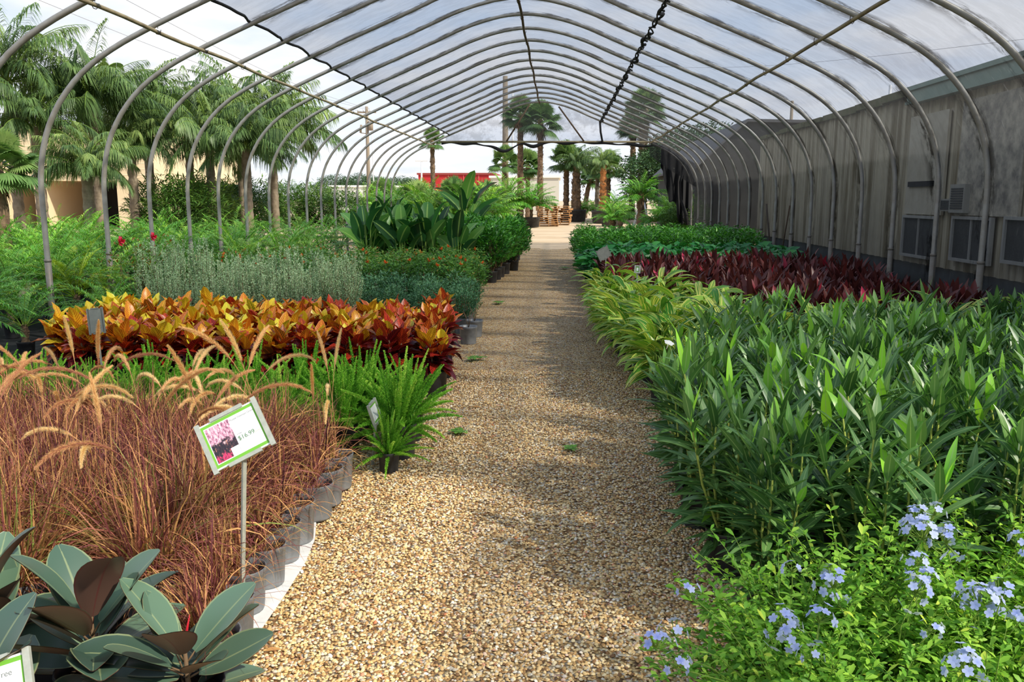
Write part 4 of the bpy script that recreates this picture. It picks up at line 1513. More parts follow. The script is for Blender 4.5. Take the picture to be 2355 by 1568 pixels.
GING = [make_ginger(i) for i in range(4)]
for ri in range(15):
    y = 6.75 + ri * .45
    n = 0
    x0 = float(np.interp(y, [6.6, 7.5, 9, 11, 13], [.92, .90, .74, .66, .66]))
    for ci in range(10):
        x = x0 + ci * .43
        if y > max(11.3 - 2.7 * (x - .66), 7.9) or x > 4.4:
            continue
        if y < 7.5 and x > 1.9:
            continue
        n += 1
        lab = 'yellow striped leafy plant, %s row counted from the oleanders, %s from the gravel' % (ORD[ri + 1], ORD[n])
        plant('variegated_ginger', (x + jit(.05), y + jit(.05), 0), rng.random() * 6.283, rng.uniform(.92, 1.1), [('pot', POT_B), ('foliage', GING[(ri + ci * 3) % 4])], lab, 'foliage plant', 'yellow striped plants in the right bed')


# ---- oleander
def make_oleander(seed):
    g = MB()
    for s in range(9):
        a = s * 2.4 + jit(.3)
        lean = rng.uniform(.04, .30)
        h = rng.uniform(.62, .92)
        base = np.array((.04 * math.cos(a), .04 * math.sin(a), .16))
        tip = np.array((lean * math.cos(a), lean * math.sin(a), h))
        mid = (base + tip) / 2 + np.array((math.cos(a), math.sin(a), 0)) * .03
        g.tube([base, mid, tip], [.0075, .006, .004], 5, 1, cap=False)
        nw = 11
        f = np.repeat(np.linspace(.06, 1.0, nw), 3) + rng.normal(0, .012, nw * 3)
        f = np.clip(f, 0, 1)
        b = np.where(f[:, None] < .5, base + (mid - base) * f[:, None] * 2, mid + (tip - mid) * (f[:, None] - .5) * 2)
        az = np.tile([0, 2.09, 4.19], nw) + np.repeat(np.arange(nw) * 1.05, 3) + a + rng.normal(0, .2, nw * 3)
        el = R(4) + R(66) * f ** 2 + rng.normal(0, .17, nw * 3)
        L = rng.uniform(.18, .29, nw * 3) * (1 - .22 * (f > .95))
        rnd = np.clip(rng.normal(.45, .18, nw * 3) + .32 * (f > .93), 0, 1)
        g.leaves(b, az, el, L, rng.uniform(.030, .046, nw * 3), rng.uniform(-.1, .85, nw * 3), lance, 6, .16, rng.normal(0, .3, nw * 3), 0, rnd, 3, 1.4)
    return g.mesh('foliage', [M['oleander'], M['stem_pale']])


OLE = [make_oleander(i) for i in range(5)]
g = MB()
for q in range(5):
    a = q * 1.2566
    g.leaves(np.array([(0, 0, 0)]), a, R(25), .026, .024, .5, obov, 4, .1, 0, 0, .8, 3)
g.tube([(0, 0, -.03), (0, 0, 0)], [.002, .004], 5, 0, .3)
WHITE_FLOWER = g.mesh('white_flower', [M['white_petal']])
nrow = 0
for ri in range(9):
    y = 3.12 + ri * .50
    x0 = float(np.interp(y, [3.1, 3.5, 4.5, 5.5, 6.5, 7.5], [.84, .78, .78, .90, 1.55, 2.05]))
    n = 0
    for ci in range(9):
        x = x0 + ci * .44
        if x / y > .69 or x > 4.55:
            break
        n += 1
        sc = rng.uniform(.86, 1.04) * (.92 if ri > 3 else 1) * (.9 if ri == 0 else 1)
        parts = [('pot', POT_B), ('foliage', OLE[int(rng.integers(0, 5))])]
        lab = 'long leaved green oleander, %s row behind the blue flowers, %s plant from the gravel' % (ORD[ri + 1], ORD[n])
        if ri == 3 and ci == 0:
            lab = 'oleander carrying one white flower at the gravel edge, just before the yellow striped plants'
        o = plant('oleander', (x + jit(.04), y + jit(.05), 0), rng.random() * 6.283, sc, parts, lab, 'oleander', 'oleanders in pots')
        if ri == 3 and ci == 0:
            w_ = o.matrix_basis.inverted()
            fp = w_ @ at(1538, 790, y - .28)
            inst('flower', WHITE_FLOWER, o, fp, (R(-25), 0, 0), 1.25)
            g = MB()
            g.tube([(0, 0, fp.z * .6), (fp.x * .7, fp.y * .7, fp.z * .85), fp], [.004, .003, .002], 5)
            g.build('flower_stalk', [M['stem_pale']], o)


# ---- plumbago in the near right corner
def make_plumbago(seed):
    g = MB()
    for s in range(110):
        a = rng.random() * 6.283
        el = R(rng.uniform(12, 85))
        L = rng.uniform(.32, .58)
        ns = 7
        t = np.linspace(0, 1, ns + 1)
        e = el - rng.uniform(.1, .9) * t ** 1.5
        d = np.stack([np.cos(e) * math.cos(a), np.cos(e) * math.sin(a), np.sin(e)], -1)
        P = np.array((.03 * math.cos(a), .03 * math.sin(a), .12)) + np.concatenate([np.zeros((1, 3)), np.cumsum((d[1:] + d[:-1]) / 2 * L / ns, 0)])
        g.tube(P, np.linspace(.0028, .0012, ns + 1), 3, 1, cap=False)
        N = 36
        f = .2 + .8 * np.repeat(np.linspace(0, 1, 12), 3) + rng.normal(0, .02, N)
        b = np.stack([np.interp(f, t, P[:, k]) for k in range(3)], -1)
        l = rng.uniform(.022, .046, N)
        g.leaves(b, rng.random(N) * 6.283, rng.uniform(-.2, 1.0, N), l, l * rng.uniform(.36, .5, N), rng.uniform(0, .8, N), obov, 3, .2, rng.normal(0, .4, N), 0, np.clip(rng.normal(.42, .18, N) + .18 * f, 0, 1), 3)
    return g.mesh('foliage', [M['plumbago'], M['stem_green']])


PLUMB = [make_plumbago(i) for i in range(3)]


def make_blue_cluster(n, rad):
    g = MB()
    d = unit(rng.normal(0, 1, (n, 3)) * .75 + np.array((0, -.25, .75)))
    for v in d:
        tip = v * rad * rng.uniform(.75, 1.15)
        g.tube([(0, 0, 0), tip * .6, tip], [.0012, .001, .0016], 3, 1, cap=False)
        # five petals round the tube mouth
        zx = Vector(tuple(v))
        q = zx.to_track_quat('Z', 'Y')
        tone = rng.random()
        for p_ in range(5):
            a = p_ * 1.2566 + tone * 6
            ax = np.array(tuple(q @ Vector((math.cos(a), math.sin(a), .12))))
            sd = np.array(tuple(q @ Vector((-math.sin(a), math.cos(a), 0))))
            b = tip
            w, l = .0044, .0112
            V = [b, b + ax * l * .55 + sd * w, b + ax * l * .95 + sd * w * .75, b + ax * l * 1.05, b + ax * l * .95 - sd * w * .75, b + ax * l * .55 - sd * w]
            g.add(V, [(0, 5, 4, 3, 2, 1)], 0, [(.5, 0), (0, .5), (.2, .9), (.5, 1), (.8, .9), (1, .5)], np.full(6, tone))
    m_ = 14
    g.needles(np.zeros((m_, 3)), rng.normal(0, 1, (m_, 3)) * .6 + np.array((0, 0, 1)), .02, .003, 1)
    return g.mesh('flower_cluster', [M['blue'], M['stem_green']])


BLUE = [make_blue_cluster(n, r) for n, r in ((15, .044), (10, .038), (21, .052), (7, .034))]
pl_spots = [(.72, 2.56, .92), (1.0, 2.66, .98), (1.38, 2.70, 1.0), (1.76, 2.78, .98), (.68, 2.22, .84), (.95, 2.28, .9), (1.26, 2.34, .94), (1.62, 2.40, .96), (1.42, 2.02, .86), (1.06, 1.98, .84), (.80, 1.96, .78)]
# flower heads: (photo x, photo y, size) each carried by the nearest plant
heads = [(2105, 1195, 1, 1.1), (2150, 1185, 3, 1.0), (2120, 1240, 2, 1.25), (2175, 1250, 0, 1.2), (2110, 1300, 1, 1.0), (2130, 1335, 1, 1.0), (2105, 1365, 0, 1.1), (1915, 1352, 0, 1.2), (1800, 1445, 0, 1.15),
         (1885, 1430, 1, 1.1), (1820, 1475, 3, 1.0), (1510, 1490, 1, 1.15), (1550, 1462, 3, 1.1), (1555, 1535, 3, 1.0), (1580, 1362, 3, .9), (1822, 1315, 3, .8), (2250, 1395, 2, 1.1), (2300, 1385, 0, 1.2), (2225, 1365, 3, 1.0), (2350, 1255, 1, 1.0), (2215, 1545, 2, 1.1), (2140, 1455, 3, .9), (1868, 1515, 3, .9), (2345, 1430, 3, 1.0)]
plants_pl = []
pwords = ('at the gravel under the oleanders', 'second from the gravel, behind', 'under the tall blue flower stalk', 'behind at the right edge', 'nearest the gravel in front', 'in front, second from the gravel', 'in front, third from the gravel', 'in front, at the right edge', 'lowest at the bottom right corner', 'lowest at the bottom edge, left of the corner one', 'lowest at the bottom edge, nearest the gravel')
for i, (x, y, sc) in enumerate(pl_spots):
    o = plant('plumbago', (x, y, 0), rng.random() * 6.283, sc, [('pot', POT_B), ('foliage', PLUMB[i % 3])], 'pale blue flowering shrub ' + pwords[i], 'flowering shrub', 'blue flowering shrubs')
    plants_pl.append(o)
bpy.context.view_layer.update()
for hx, hy, v, sc in heads:
    Y = float(np.interp(hy, [1150, 1300, 1400, 1500, 1568], [2.62, 2.46, 2.28, 2.10, 2.0]))
    p = at(hx, hy, Y)
    best = min(plants_pl, key=lambda o: (o.location.x - p.x) ** 2 + (o.location.y - p.y) ** 2)
    inv = best.matrix_basis.inverted()
    lp = inv @ p
    o = inst('flower_cluster', BLUE[v], best, lp, (R(-20), 0, rng.random() * 6.28), sc * 1.12 / best.scale.x)
    s0 = inv @ Vector((best.location.x + (p.x - best.location.x) * .3, best.location.y + (p.y - best.location.y) * .3, min(.34, p.z * .6)))
    g = MB()
    m0 = (s0 + lp) / 2 + Vector((.01, .01, .02))
    g.tube([s0, m0, lp], [.0028, .0022, .0016], 4)
    N = 16
    q = rng.random(N)
    b = np.array(s0)[None] * (1 - q[:, None]) + np.array(lp)[None] * q[:, None]
    g.leaves(b, rng.random(N) * 6.28, rng.uniform(0, .9, N), rng.uniform(.02, .036, N), .013, .5, obov, 3, .2, 0, 1, None, 3)
    g.build('flower_stalk', [M['stem_green'], M['plumbago']], best)


# ---- rubber plants in the near left corner
def make_rubber_leaf(L, Wd, bend, fold, tone):
    g = MB()
    k0 = rng.bit_generator.state
    g.leaves(np.array([(0, 0, 0)]), 0, 0, L, Wd, bend, obov_wide, 10, fold, 0, 0, tone, 3, 1.3)
    n = len(g.v[0])
    V = g.v[0] - np.array((0, 0, .0016))
    F = g.f[0][0][:, ::-1]
    g.add(V, F, 1, g.uv[0], g.rn[0])
    g.tube([(-.045, 0, -.006), (0, 0, -.001)], [.0035, .003], 6, 2)
    return g.mesh('leaf', [M['rubber_top'], M['rubber_back'], M['stem_brown']])


def obov_wide(t):
    return max(.02, math.sin(math.pi * (t ** 1.05 * .96 + .03)) ** .62)


RLEAF = [make_rubber_leaf(L * 1.26, w * 1.36, b, f, t) for L, w, b, f, t in ((.23, .118, .35, .22, .55), (.21, .11, .15, .30, .85), (.24, .105, .6, .35, .25), (.19, .105, -.1, .2, .7), (.17, .08, .3, .45, .45))]


def rubber(x, y, zt, leaves, lab, sheath=None):
    o = empty('rubber_plant', (x, y, 0))
    tag(o, lab, 'rubber plant', 'dark rubber plants')
    inst('pot', POT_B, o)
    inst('soil', SOIL, o)
    g = MB()
    g.tube([(0, 0, .15), (.01, 0, zt * .6), (0, .01, zt)], [.011, .009, .006], 6)
    g.build('stem', [M['stem_brown']], o)
    for (az, el, zf, v, roll, s) in leaves:
        a, e = R(az), R(el)
        lo = Vector((.045 * math.cos(a) * math.cos(e), .045 * math.sin(a) * math.cos(e), zt * zf + .045 * math.sin(e)))
        m = Matrix.Rotation(a, 4, 'Z') @ Matrix.Rotation(-e, 4, 'Y') @ Matrix.Rotation(R(roll), 4, 'X')
        q = inst('leaf', RLEAF[v], o, lo, m.to_euler(), s)
    g = MB()
    g.tube([(0, .01, zt), (.012, .0, zt + .05), (.03, -.005, zt + .115)], [.005, .005, .001], 6)
    g.build('sheath', [M['rubber_red']], o)
    return o


RB = [(200, 62, .95, 0, 10, 1.0), (330, 68, .98, 2, -20, 1.0), (20, 52, .92, 1, 15, 1.05), (262, 48, .86, 1, 10, 1.0), (140, 55, .9, 0, 0, .95), (90, 40, .8, 3, 0, 1.0), (235, 28, .72, 3, 15, 1.05), (305, 22, .74, 0, -10, 1.05), (350, 12, .66, 2, 30, 1.0), (50, 18, .66, 1, 0, 1.0), (170, 14, .62, 0, -25, 1.05), (280, -2, .54, 1, 0, 1.0), (225, -8, .5, 2, 0, 1.0), (10, -8, .52, 3, 10, 1.0), (120, 0, .55, 0, 0, 1.)]
RB = RB + [(a + 41, e - 14, max(.3, z - .16), (v + 1) % 5, -r, s * .95) for a, e, z, v, r, s in RB[:9]]
rubber(-1.42, 2.34, .36, RB, 'dark rubber plant nearest the gravel at the bottom left, with a red leaf sheath')
rubber(-1.84, 2.44, .30, [(a + 75, e + 4, z, v, r, s) for a, e, z, v, r, s in RB], 'dark rubber plant behind the white plant sign at the bottom left corner')
rubber(-1.10, 2.27, .33, [(a + 140, e - 6, z, v, r, s * .95) for a, e, z, v, r, s in RB[2:22]], 'low dark rubber plant beside the nearest grey pot at the bottom edge')
rubber(-1.60, 2.04, .28, [(a + 210, e, z, v, r, s) for a, e, z, v, r, s in RB[:13]], 'dark rubber plant at the bottom edge under the white plant sign')


# ================================================================== BEYOND: palms, buildings, poles, pallets
def make_queen(nfr, L, seed):
    g = MB()
    for q in range(nfr):
        a = q * 2.4 + jit(.25)
        f = q / nfr
        el = R(84 - 70 * f + jit(7))
        g.frond((.08 * math.cos(a), .08 * math.sin(a), 0), a, el, L * rng.uniform(.85, 1.12), rng.uniform(1.0, 1.7), 70, .66, .036, .85, 0, 1, .022, float(np.clip(.70 - .45 * f + jit(.12), 0, 1)), jit(.45), .7, .10)
    return g.mesh('crown', [M['queen'], M['stem_green']])


QUEEN = [make_queen(34, 2.7, 0), make_queen(30, 3.0, 1), make_queen(38, 2.4, 2)]


def trunk_mesh(h, r0, r1, mat, lean=(0, 0), rough=.06, rings=3.0):
    g = MB()
    n = max(8, int(h * rings * 4))
    t = np.linspace(0, 1, n)
    r = (r0 + (r1 - r0) * t) * (1 + rough * np.sin(t * h * rings * 6.283) + rng.normal(0, rough * .5, n))
    g.tube(np.stack([lean[0] * t ** 2, lean[1] * t ** 2, h * t], -1), r, 10)
    return g.mesh('trunk', [mat])


def queen_palm(px, py, Y, v, sc, lab, lean=(0, 0), r=.13):
    p = at(px, py, Y)
    o = empty('feather_palm', (p.x, Y, 0))
    tag(o, lab, 'palm', 'feather palms beyond the greenhouse')
    inst('trunk', trunk_mesh(p.z, r * 1.2, r, M['trunk_grey'], lean), o)
    inst('crown', QUEEN[v], o, (lean[0], lean[1], p.z - .05), (0, 0, rng.random() * 6.28), sc)
    return o


queen_palm(15, 185, 24, 1, .95, 'tall feather palm at the left edge, its fronds reaching the first hoop')
queen_palm(212, 235, 25, 0, .92, 'tall feather palm standing between the first and second left hoops')
queen_palm(335, 265, 29, 2, .9, 'feather palm behind the third left hoop, above the beige building corner')
queen_palm(430, 285, 30, 0, .9, 'feather palm behind the fourth left hoop, right of the beige building')
queen_palm(550, 285, 30, 1, .95, 'big feather palm in the middle of the left background, behind the fifth hoop')
queen_palm(625, 300, 31, 2, 1.1, 'rightmost of the big feather palms left of the greenhouse')
queen_palm(80, 290, 23, 0, .7, 'lower feather palm just right of the first hoop, before the beige building')
queen_palm(480, 325, 27, 1, .8, 'lower feather palm behind the fifth hoop, under the taller ones')
queen_palm(565, 340, 27, 0, .75, 'lower feather palm behind the sixth hoop, under the biggest one')
queen_palm(300, 335, 26, 2, .65, 'lower feather palm between the second and third hoops at the building corner')
queen_palm(198, 385, 21, 2, .6, 'young feather palm with narrow upright fronds before the beige building')


def make_fan_crown(nl, rad, seed, skirt=True):
    g = MB()
    for q in range(nl):
        a = q * 2.4 + jit(.3)
        f = q / nl
        el = R(85 - 110 * f + jit(8))
        pl = rad * rng.uniform(.55, .8)
        d = np.array((math.cos(el) * math.cos(a), math.cos(el) * math.sin(a), math.sin(el)))
        hub = d * pl + np.array((0, 0, -.10 * pl * math.cos(el)))
        g.tube([(0, 0, 0), d * pl * .5, hub], [.022, .018, .012], 4, 1, cap=False)
        s = np.array((-math.sin(a), math.cos(a), 0))
        nr = np.cross(d, s)
        n = 30
        th = np.linspace(-2.1, 2.1, n)
        v = d[None] * np.cos(th)[:, None] + s[None] * np.sin(th)[:, None] + nr[None] * (.10 - .18 * np.abs(np.sin(th))[:, None])
        L = rad * .62 * (1 - .12 * np.abs(th) / 2.1) * rng.uniform(.92, 1.08, n)
        rn = np.clip(.72 - .5 * f + jit(.08) + rng.normal(0, .06, n), 0, 1)
        g.blades(np.repeat(hub[None], n, 0), v, L, rad * .085, .16 + .35 * f, 0, rn, nr)
    if skirt:
        n = 90
        a = rng.random(n) * 6.283
        el = rng.uniform(-1.5, -.6, n)
        d = np.stack([np.cos(el) * np.cos(a), np.cos(el) * np.sin(a), np.sin(el)], -1)
        g.blades(np.stack([.1 * np.cos(a), .1 * np.sin(a), -.1 - .3 * rng.random(n)], -1), d, rad * rng.uniform(.4, .8, n), rad * .07, .3, 2)
    return g.mesh('crown', [M['fan'], M['stem_green'], M['dead']])


FAN = [make_fan_crown(38, 1.6, 0), make_fan_crown(32, 1.5, 1, False), make_fan_crown(42, 1.65, 2)]
BIGPOT = pot_mesh(.5, .55, [M['pot_black']], .88)


def boots(h, r, mat, n):
    """old leaf bases sticking out of a fan palm trunk"""
    g = MB()
    z = rng.random(n) * h
    a = rng.random(n) * 6.283
    d = np.stack([np.cos(a) * .6, np.sin(a) * .6, np.full(n, .8)], -1)
    g.blades(np.stack([r * .8 * np.cos(a), r * .8 * np.sin(a), z], -1), d, r * 1.0, r * .55, -.05, 0)
    return g.mesh('leaf_bases', [mat])


def fan_palm(px, py, Y, v, sc, r, lab, mat='trunk', potted=False, booted=True, lean=(0, 0)):
    p = at(px, py, Y)
    o = empty('fan_palm', (p.x, Y, 0))
    tag(o, lab, 'palm', 'fan palms in the yard')
    inst('trunk', trunk_mesh(p.z, r * 1.1, r * .85, M[mat], lean, .09, 2.2), o)
    if booted:
        inst('leaf_bases', boots(p.z * .98, r, M['dead'], int(60 * p.z / 3)), o)['kind'] = 'stuff'
    inst('crown', FAN[v], o, (lean[0], lean[1], p.z - .1), (0, 0, rng.random() * 6.28), sc)
    if potted:
        inst('pot', BIGPOT, o, (0, 0, 0), (0, 0, 0), 1.35)
    return o


fan_palm(1197, 262, 62, 0, .80, .22, 'tall fan palm seen through the gable film, left of the centre pair')
fan_palm(1243, 275, 60, 2, .80, .20, 'tall fan palm seen through the gable film, right of the centre pair')
fan_palm(994, 322, 48, 1, .46, .14, 'slender fan palm standing alone before the red building')
fan_palm(1160, 372, 66, 1, .8, .2, 'short fan palm left of the tall centre pair, before the cream building')
fan_palm(1214, 380, 74, 0, .85, .2, 'short fan palm behind and between the tall centre pair')
fan_palm(1303, 368, 62, 1, .85, .2, 'fan palm right of the pallets, leftmost of the far right group')
fan_palm(1374, 392, 66, 1, .6, .17, 'thin grey trunked fan palm in the middle of the far right group', 'trunk_grey', False, False)
fan_palm(1399, 385, 60, 1, .75, .19, 'dark trunked fan palm just right of the orange trunked palm')
fan_palm(1346, 405, 72, 2, .6, .2, 'low leaning fan palm between the shaggy palm and the grey trunk', 'trunk', False, True, (.5, 0))
fan_palm(1457, 290, 66, 0, .75, .22, 'tall brown trunked fan palm, left one of the pair behind the right roof slope')
fan_palm(1482, 250, 62, 2, .88, .33, 'tallest thick trunked fan palm, right one of the pair behind the roof slope', 'trunk_grey')
fan_palm(-8, 372, 15, 2, .40, .12, 'young fan palm with broad leaves at the far left edge')


def shaggy(px, py, Y, v, sc, r, mat, lab):
    p = at(px, py, Y)
    o = empty('shaggy_palm', (p.x, Y, 0))
    tag(o, lab, 'palm', 'potted palms in the yard')
    inst('trunk', trunk_mesh(p.z, r * 1.25, r * .8, M[mat], (0, 0), .12, 2.5), o)
    inst('leaf_bases', boots(p.z * .7, r, M['dead'], 120), o)['kind'] = 'stuff'
    inst('crown', QUEEN[v], o, (0, 0, p.z - .2), (0, 0, rng.random() * 6.28), sc)
    inst('pot', BIGPOT, o, (0, 0, 0), (0, 0, 0), 1.5)
    return o


shaggy(1326, 372, 61, 0, .72, .30, 'trunk', 'shaggy brown trunked palm in a big black pot right of the pallets')
shaggy(1388, 372, 57, 1, .50, .22, 'trunk_orange', 'orange trunked palm with drooping fronds in a black pot')

# potted palms and empty tubs at the mouth of the greenhouse
for (px, py, Y, sc, ps, lab) in ((1165, 523, 47, 2.3, 1.0, 'feathery potted palm left of the two black tubs, before the cream building'), (1222, 522, 49, 2.0, 0, 'bushy palm standing in the round black tub beside the pallets')):
    p = on(px, py)
    o = empty('potted_palm', (p.x, p.y, 0))
    tag(o, lab, 'palm')
    inst('pot', BIGPOT, o)
    inst('trunk', PYG_TRUNK, o, (0, 0, .4), (0, 0, 0), 1.6)
    inst('crown', FARP[1], o, (0, 0, .3), (0, 0, rng.random() * 6), sc)
for (px, py, sc, lab, tilt) in ((1184, 524, 1.0, 'big black tub leaning beside the round black tub at the left of the pallets', .12), (1403, 520, 1.1, 'big black tub right of the dirt yard before the feathery palms', 0)):
    p = on(px, py)
    o = inst('tub', BIGPOT, None, (p.x, p.y, 0), (tilt, 0, .4), sc)
    tag(o, lab, 'tub')


# stacked pallets
def pallet_mesh():
    g = MB()
    for y in (-.55, 0, .55):
        g.box(-.6, .6, y - .02, y + .02, .018, .105)
    for q in range(7):
        x = -.55 + q * 1.1 / 6
        g.box(x - .05, x + .05, -.58, .58, .105, .125)
    for q in range(4):
        x = -.55 + q * 1.1 / 3
        g.box(x - .05, x + .05, -.58, .58, 0, .018)
    return g.mesh('pallet', [M['wood']], False)


PAL = pallet_mesh()
for s, (px, n, rz, word) in enumerate(((1258, 10, .12, 'left'), (1290, 9, -.1, 'right'))):
    p = on(px, 519 if s == 0 else 516)
    for q in range(n):
        if s == 1 and q == n - 1:
            o = inst('pallet', PAL, None, (p.x - .15, p.y - .1, q * .126), (R(-1.5), 0, rz + .06 + 1.571), (1.1, 1.15, 1))
        else:
            o = inst('pallet', PAL, None, (p.x + jit(.05), p.y + jit(.04), q * .126), (0, 0, rz + jit(.06) + 1.571))
        pos = 'at the bottom' if q == 0 else ('on top' if q == n - 1 else '%s from the bottom' % ORD[q + 1])
        tag(o, 'wooden pallet %s of the %s pallet stack' % (pos, word), 'pallet', 'stacked pallets in the yard')

# red and cream buildings, treeline, low white sheds
def block(name, px0, px1, pytop, Y, depth, mats, lab, cat='building', zb=0):
    a, b = at(px0, pytop, Y), at(px1, pytop, Y)
    o = empty(name, ((a.x + b.x) / 2, Y, 0))
    tag(o, lab, cat)
    g = MB()
    h, w = a.z, (b.x - a.x) / 2
    g.box(-w, w, 0, depth, 0, h)
    g.build('wall', [mats[0]], o, smooth=False)
    g = MB()
    g.box(-w - .15, w + .15, -.15, depth + .15, h, h + .22)
    g.build('roof', [mats[1]], o, smooth=False)
    return o, w, h


o, w, h = block('red_building', 962, 1136, 402, 100, 14, (mat_plain('red_wall', c(186, 42, 46), .7), mat_plain('red_trim', c(150, 70, 66), .7)), 'low red building far behind the lone slender palm')
g = MB()
for q in range(1, 5):
    x = -w + 2 * w * q / 5
    g.box(x - .06, x + .06, -.06, .02, 0, h)
g.build('wall_joint', [mat_plain('red_joint', c(206, 90, 88), .7)], o, smooth=False)
o, w, h = block('cream_building', 1128, 1286, 409, 86, 14, (mat_plain('cream_wall', c(198, 195, 184), .8), mat_plain('cream_trim', c(236, 234, 226), .7)), 'big cream box building behind the tall centre palms')
g = MB()
g.box(w * .62, w * .9, -.05, .02, 0, h * .42)
g.build('door_panel', [mat_plain('cream_door', c(196, 190, 170), .8)], o, smooth=False)
block('white_shed', 760, 905, 430, 110, 10, (mat_plain('white_wall', c(226, 226, 220), .8), mat_plain('white_roof', c(236, 236, 232), .8)), 'long low white building on the horizon before the treeline')
block('low_wall', 1420, 1480, 470, 90, 3, (mat_plain('pale_wall', c(204, 206, 204), .8), mat_plain('pale_cap', c(220, 220, 218), .8)), 'low pale structure beyond the far right palms')

# beige block building on the left with dark bays
M['beige'] = mat_plain('beige_block', c(222, 202, 168), .85, var=(.6, c(210, 186, 150), .5))
Yb = 46
o = empty('beige_building', (0, Yb, 0))
tag(o, 'large beige block building with dark open bays at the left behind the palms', 'building')
xl, xr = at(-60, 300, Yb).x, at(328, 300, Yb).x
zt, zo = at(0, 296, Yb).z, at(0, 416, Yb).z
bays = [(at(15, 450, Yb).x, at(80, 450, Yb).x), (at(103, 450, Yb).x, at(270, 450, Yb).x)]
g = MB()
g.box(xl, xr, 0, 16, zo, zt)
edges = [xl] + [q for b_ in bays for q in b_] + [xr]
for q in range(0, len(edges), 2):
    g.box(edges[q], edges[q + 1], 0, 16, 0, zo)
g.box(xl, xr, 5, 16, 0, zo)
g.build('wall', [M['beige']], o, smooth=False)
g = MB()
for q in range(1, 9):
    z = zo + (zt - zo) * q / 9
    g.box(xl, xr + .01, -.012, .01, z - .015, z + .015)
g.build('course_line', [mat_plain('beige_joint', c(236, 220, 190), .85)], o, smooth=False)
g = MB()
g.box(xl - .1, xr + .12, -.12, 16.1, zt, zt + .16)
g.build('coping', [mat_plain('beige_coping', c(228, 212, 182), .8)], o, smooth=False)
g = MB()
for b_ in bays:
    g.box(b_[0], b_[1], 4.6, 5, 0, zo)
g.build('bay_back', [M['dark']], o, smooth=False)
# second pale building with a small red roof
o = empty('red_roofed_building', (0, 60, 0))
tag(o, 'pale building with a small red tiled roof, behind the third left hoop', 'building')
a, b = at(325, 378, 60), at(440, 378, 60)
g = MB()
g.box(a.x, b.x, 0, 8, 0, a.z)
g.build('wall', [M['beige']], o, smooth=False)
a2, b2, tp = at(352, 380, 60), at(432, 380, 60), at(395, 361, 60)
g = MB()
V = [(a2.x, -.3, a2.z), (b2.x, -.3, a2.z), (b2.x, 4, a2.z), (a2.x, 4, a2.z), (tp.x - .4, 1.8, tp.z), (tp.x + .4, 1.8, tp.z)]
g.add(V, [(0, 1, 5, 4), (2, 3, 4, 5)])
g.add(V, [(1, 2, 5), (3, 0, 4)])
g.build('roof', [mat_plain('red_tile', c(214, 84, 62), .8)], o, smooth=False)

# trees on the horizon
TREE = make_bushy(11000, 4.2, 2.6, 3.4, .24, .6, [M['tree'], M['trunk']], ovate, 2, stems=3, elr=(-.4, 1.2), lo=.5)
for q, px in enumerate((770, 800, 830, 858, 888, 918, 945)):
    p = at(px, 440, 170 + 8 * (q % 3))
    o = empty('tree', (p.x, p.y, -.3), q * 1.3, (1.05, .95, 1.15, 1.0, .9, 1.05, .95)[q])
    tag(o, 'distant hazy green tree on the horizon, %s from the left of the treeline' % ORD[q + 1], 'tree', 'treeline on the horizon')
    inst('foliage', TREE, o)

for q, (px, py, Y) in enumerate(((1592, 300, 62), (1636, 292, 66), (1556, 330, 58))):
    p = at(px, py, Y)
    o = empty('tree', (p.x, p.y, 0), q * 1.1, p.z / 6.0)
    tag(o, ('leafy tree top seen through film left of the dark shed roof', 'leafy tree rising behind the dark shed roof', 'smaller leafy tree behind the black shade cloth')[q], 'tree')
    inst('foliage', TREE, o)

# big loose shrubs and palms between the greenhouse and the horizon, left side
BUSH = [make_bushy(4200, 1.2, 1.2, 1.30, .30, .15, [M['bush'], M['stem_brown']], lance, 2, 10, (-.3, 1.2), .25) for i in range(2)]
bl = [(372, 402, 27, 'broad bushy shrub between the third and fourth hoops, below the red roof'), (430, 400, 26, 'broad bushy shrub at the fourth hoop, right of the red roof'), 
      (470, 402, 29, 'bushy shrub behind the fifth hoop, under the feather palms'), (540, 405, 32, 'bushy shrub behind the sixth hoop, under the biggest feather palm'), (600, 412, 34, 'bushy shrub behind the seventh hoop'), (665, 415, 36, 'bushy shrub behind the eighth hoop'), (725, 420, 37, 'bushy shrub behind the ninth hoop'), (785, 428, 36, 'brownish bushy shrub just left of the paddle leaved plants')]
for q, (px, py, Y, lab) in enumerate(bl):
    p = at(px, py, Y)
    o = empty('big_shrub', (p.x, Y, 0), q * 2.1, p.z / 2.6)
    tag(o, lab, 'shrub', 'big shrubs behind the pygmy palms')
    inst('foliage', BUSH[q % 2], o)
# palms in the middle distance behind the paddle leaves
ml = [(835, 432, 40), (880, 420, 44), (925, 424, 38), (960, 432, 34), (1010, 428, 42), (1045, 418, 46), (1085, 422, 40), (1118, 430, 36), (985, 455, 29), (1060, 455, 30), (905, 452, 31), (1120, 458, 33)]
ml.sort()
for q, (px, py, Y) in enumerate(ml):
    p = at(px, py, Y)
    o = empty('yard_palm', (p.x, Y, 0), q * 1.7, 1)
    fan = q % 3 == 1
    tag(o, '%s green palm behind the paddle leaved plants, %s from the left of the row' % ('fan leaved' if fan else 'feathery', ORD[q + 1]), 'palm', 'palms behind the paddle leaved plants')
    inst('trunk', PYG_TRUNK, o, (0, 0, 0), (0, 0, 0), (2, 2, max(.4, p.z - 1.0) / .42))
    if fan:
        inst('crown', FAN[1], o, (0, 0, max(.5, p.z - 1.1)), (0, 0, 0), .8)
    else:
        inst('crown', FARP[q % 2], o, (0, 0, max(.2, p.z - 2.2)), (0, 0, 0), 1.75)
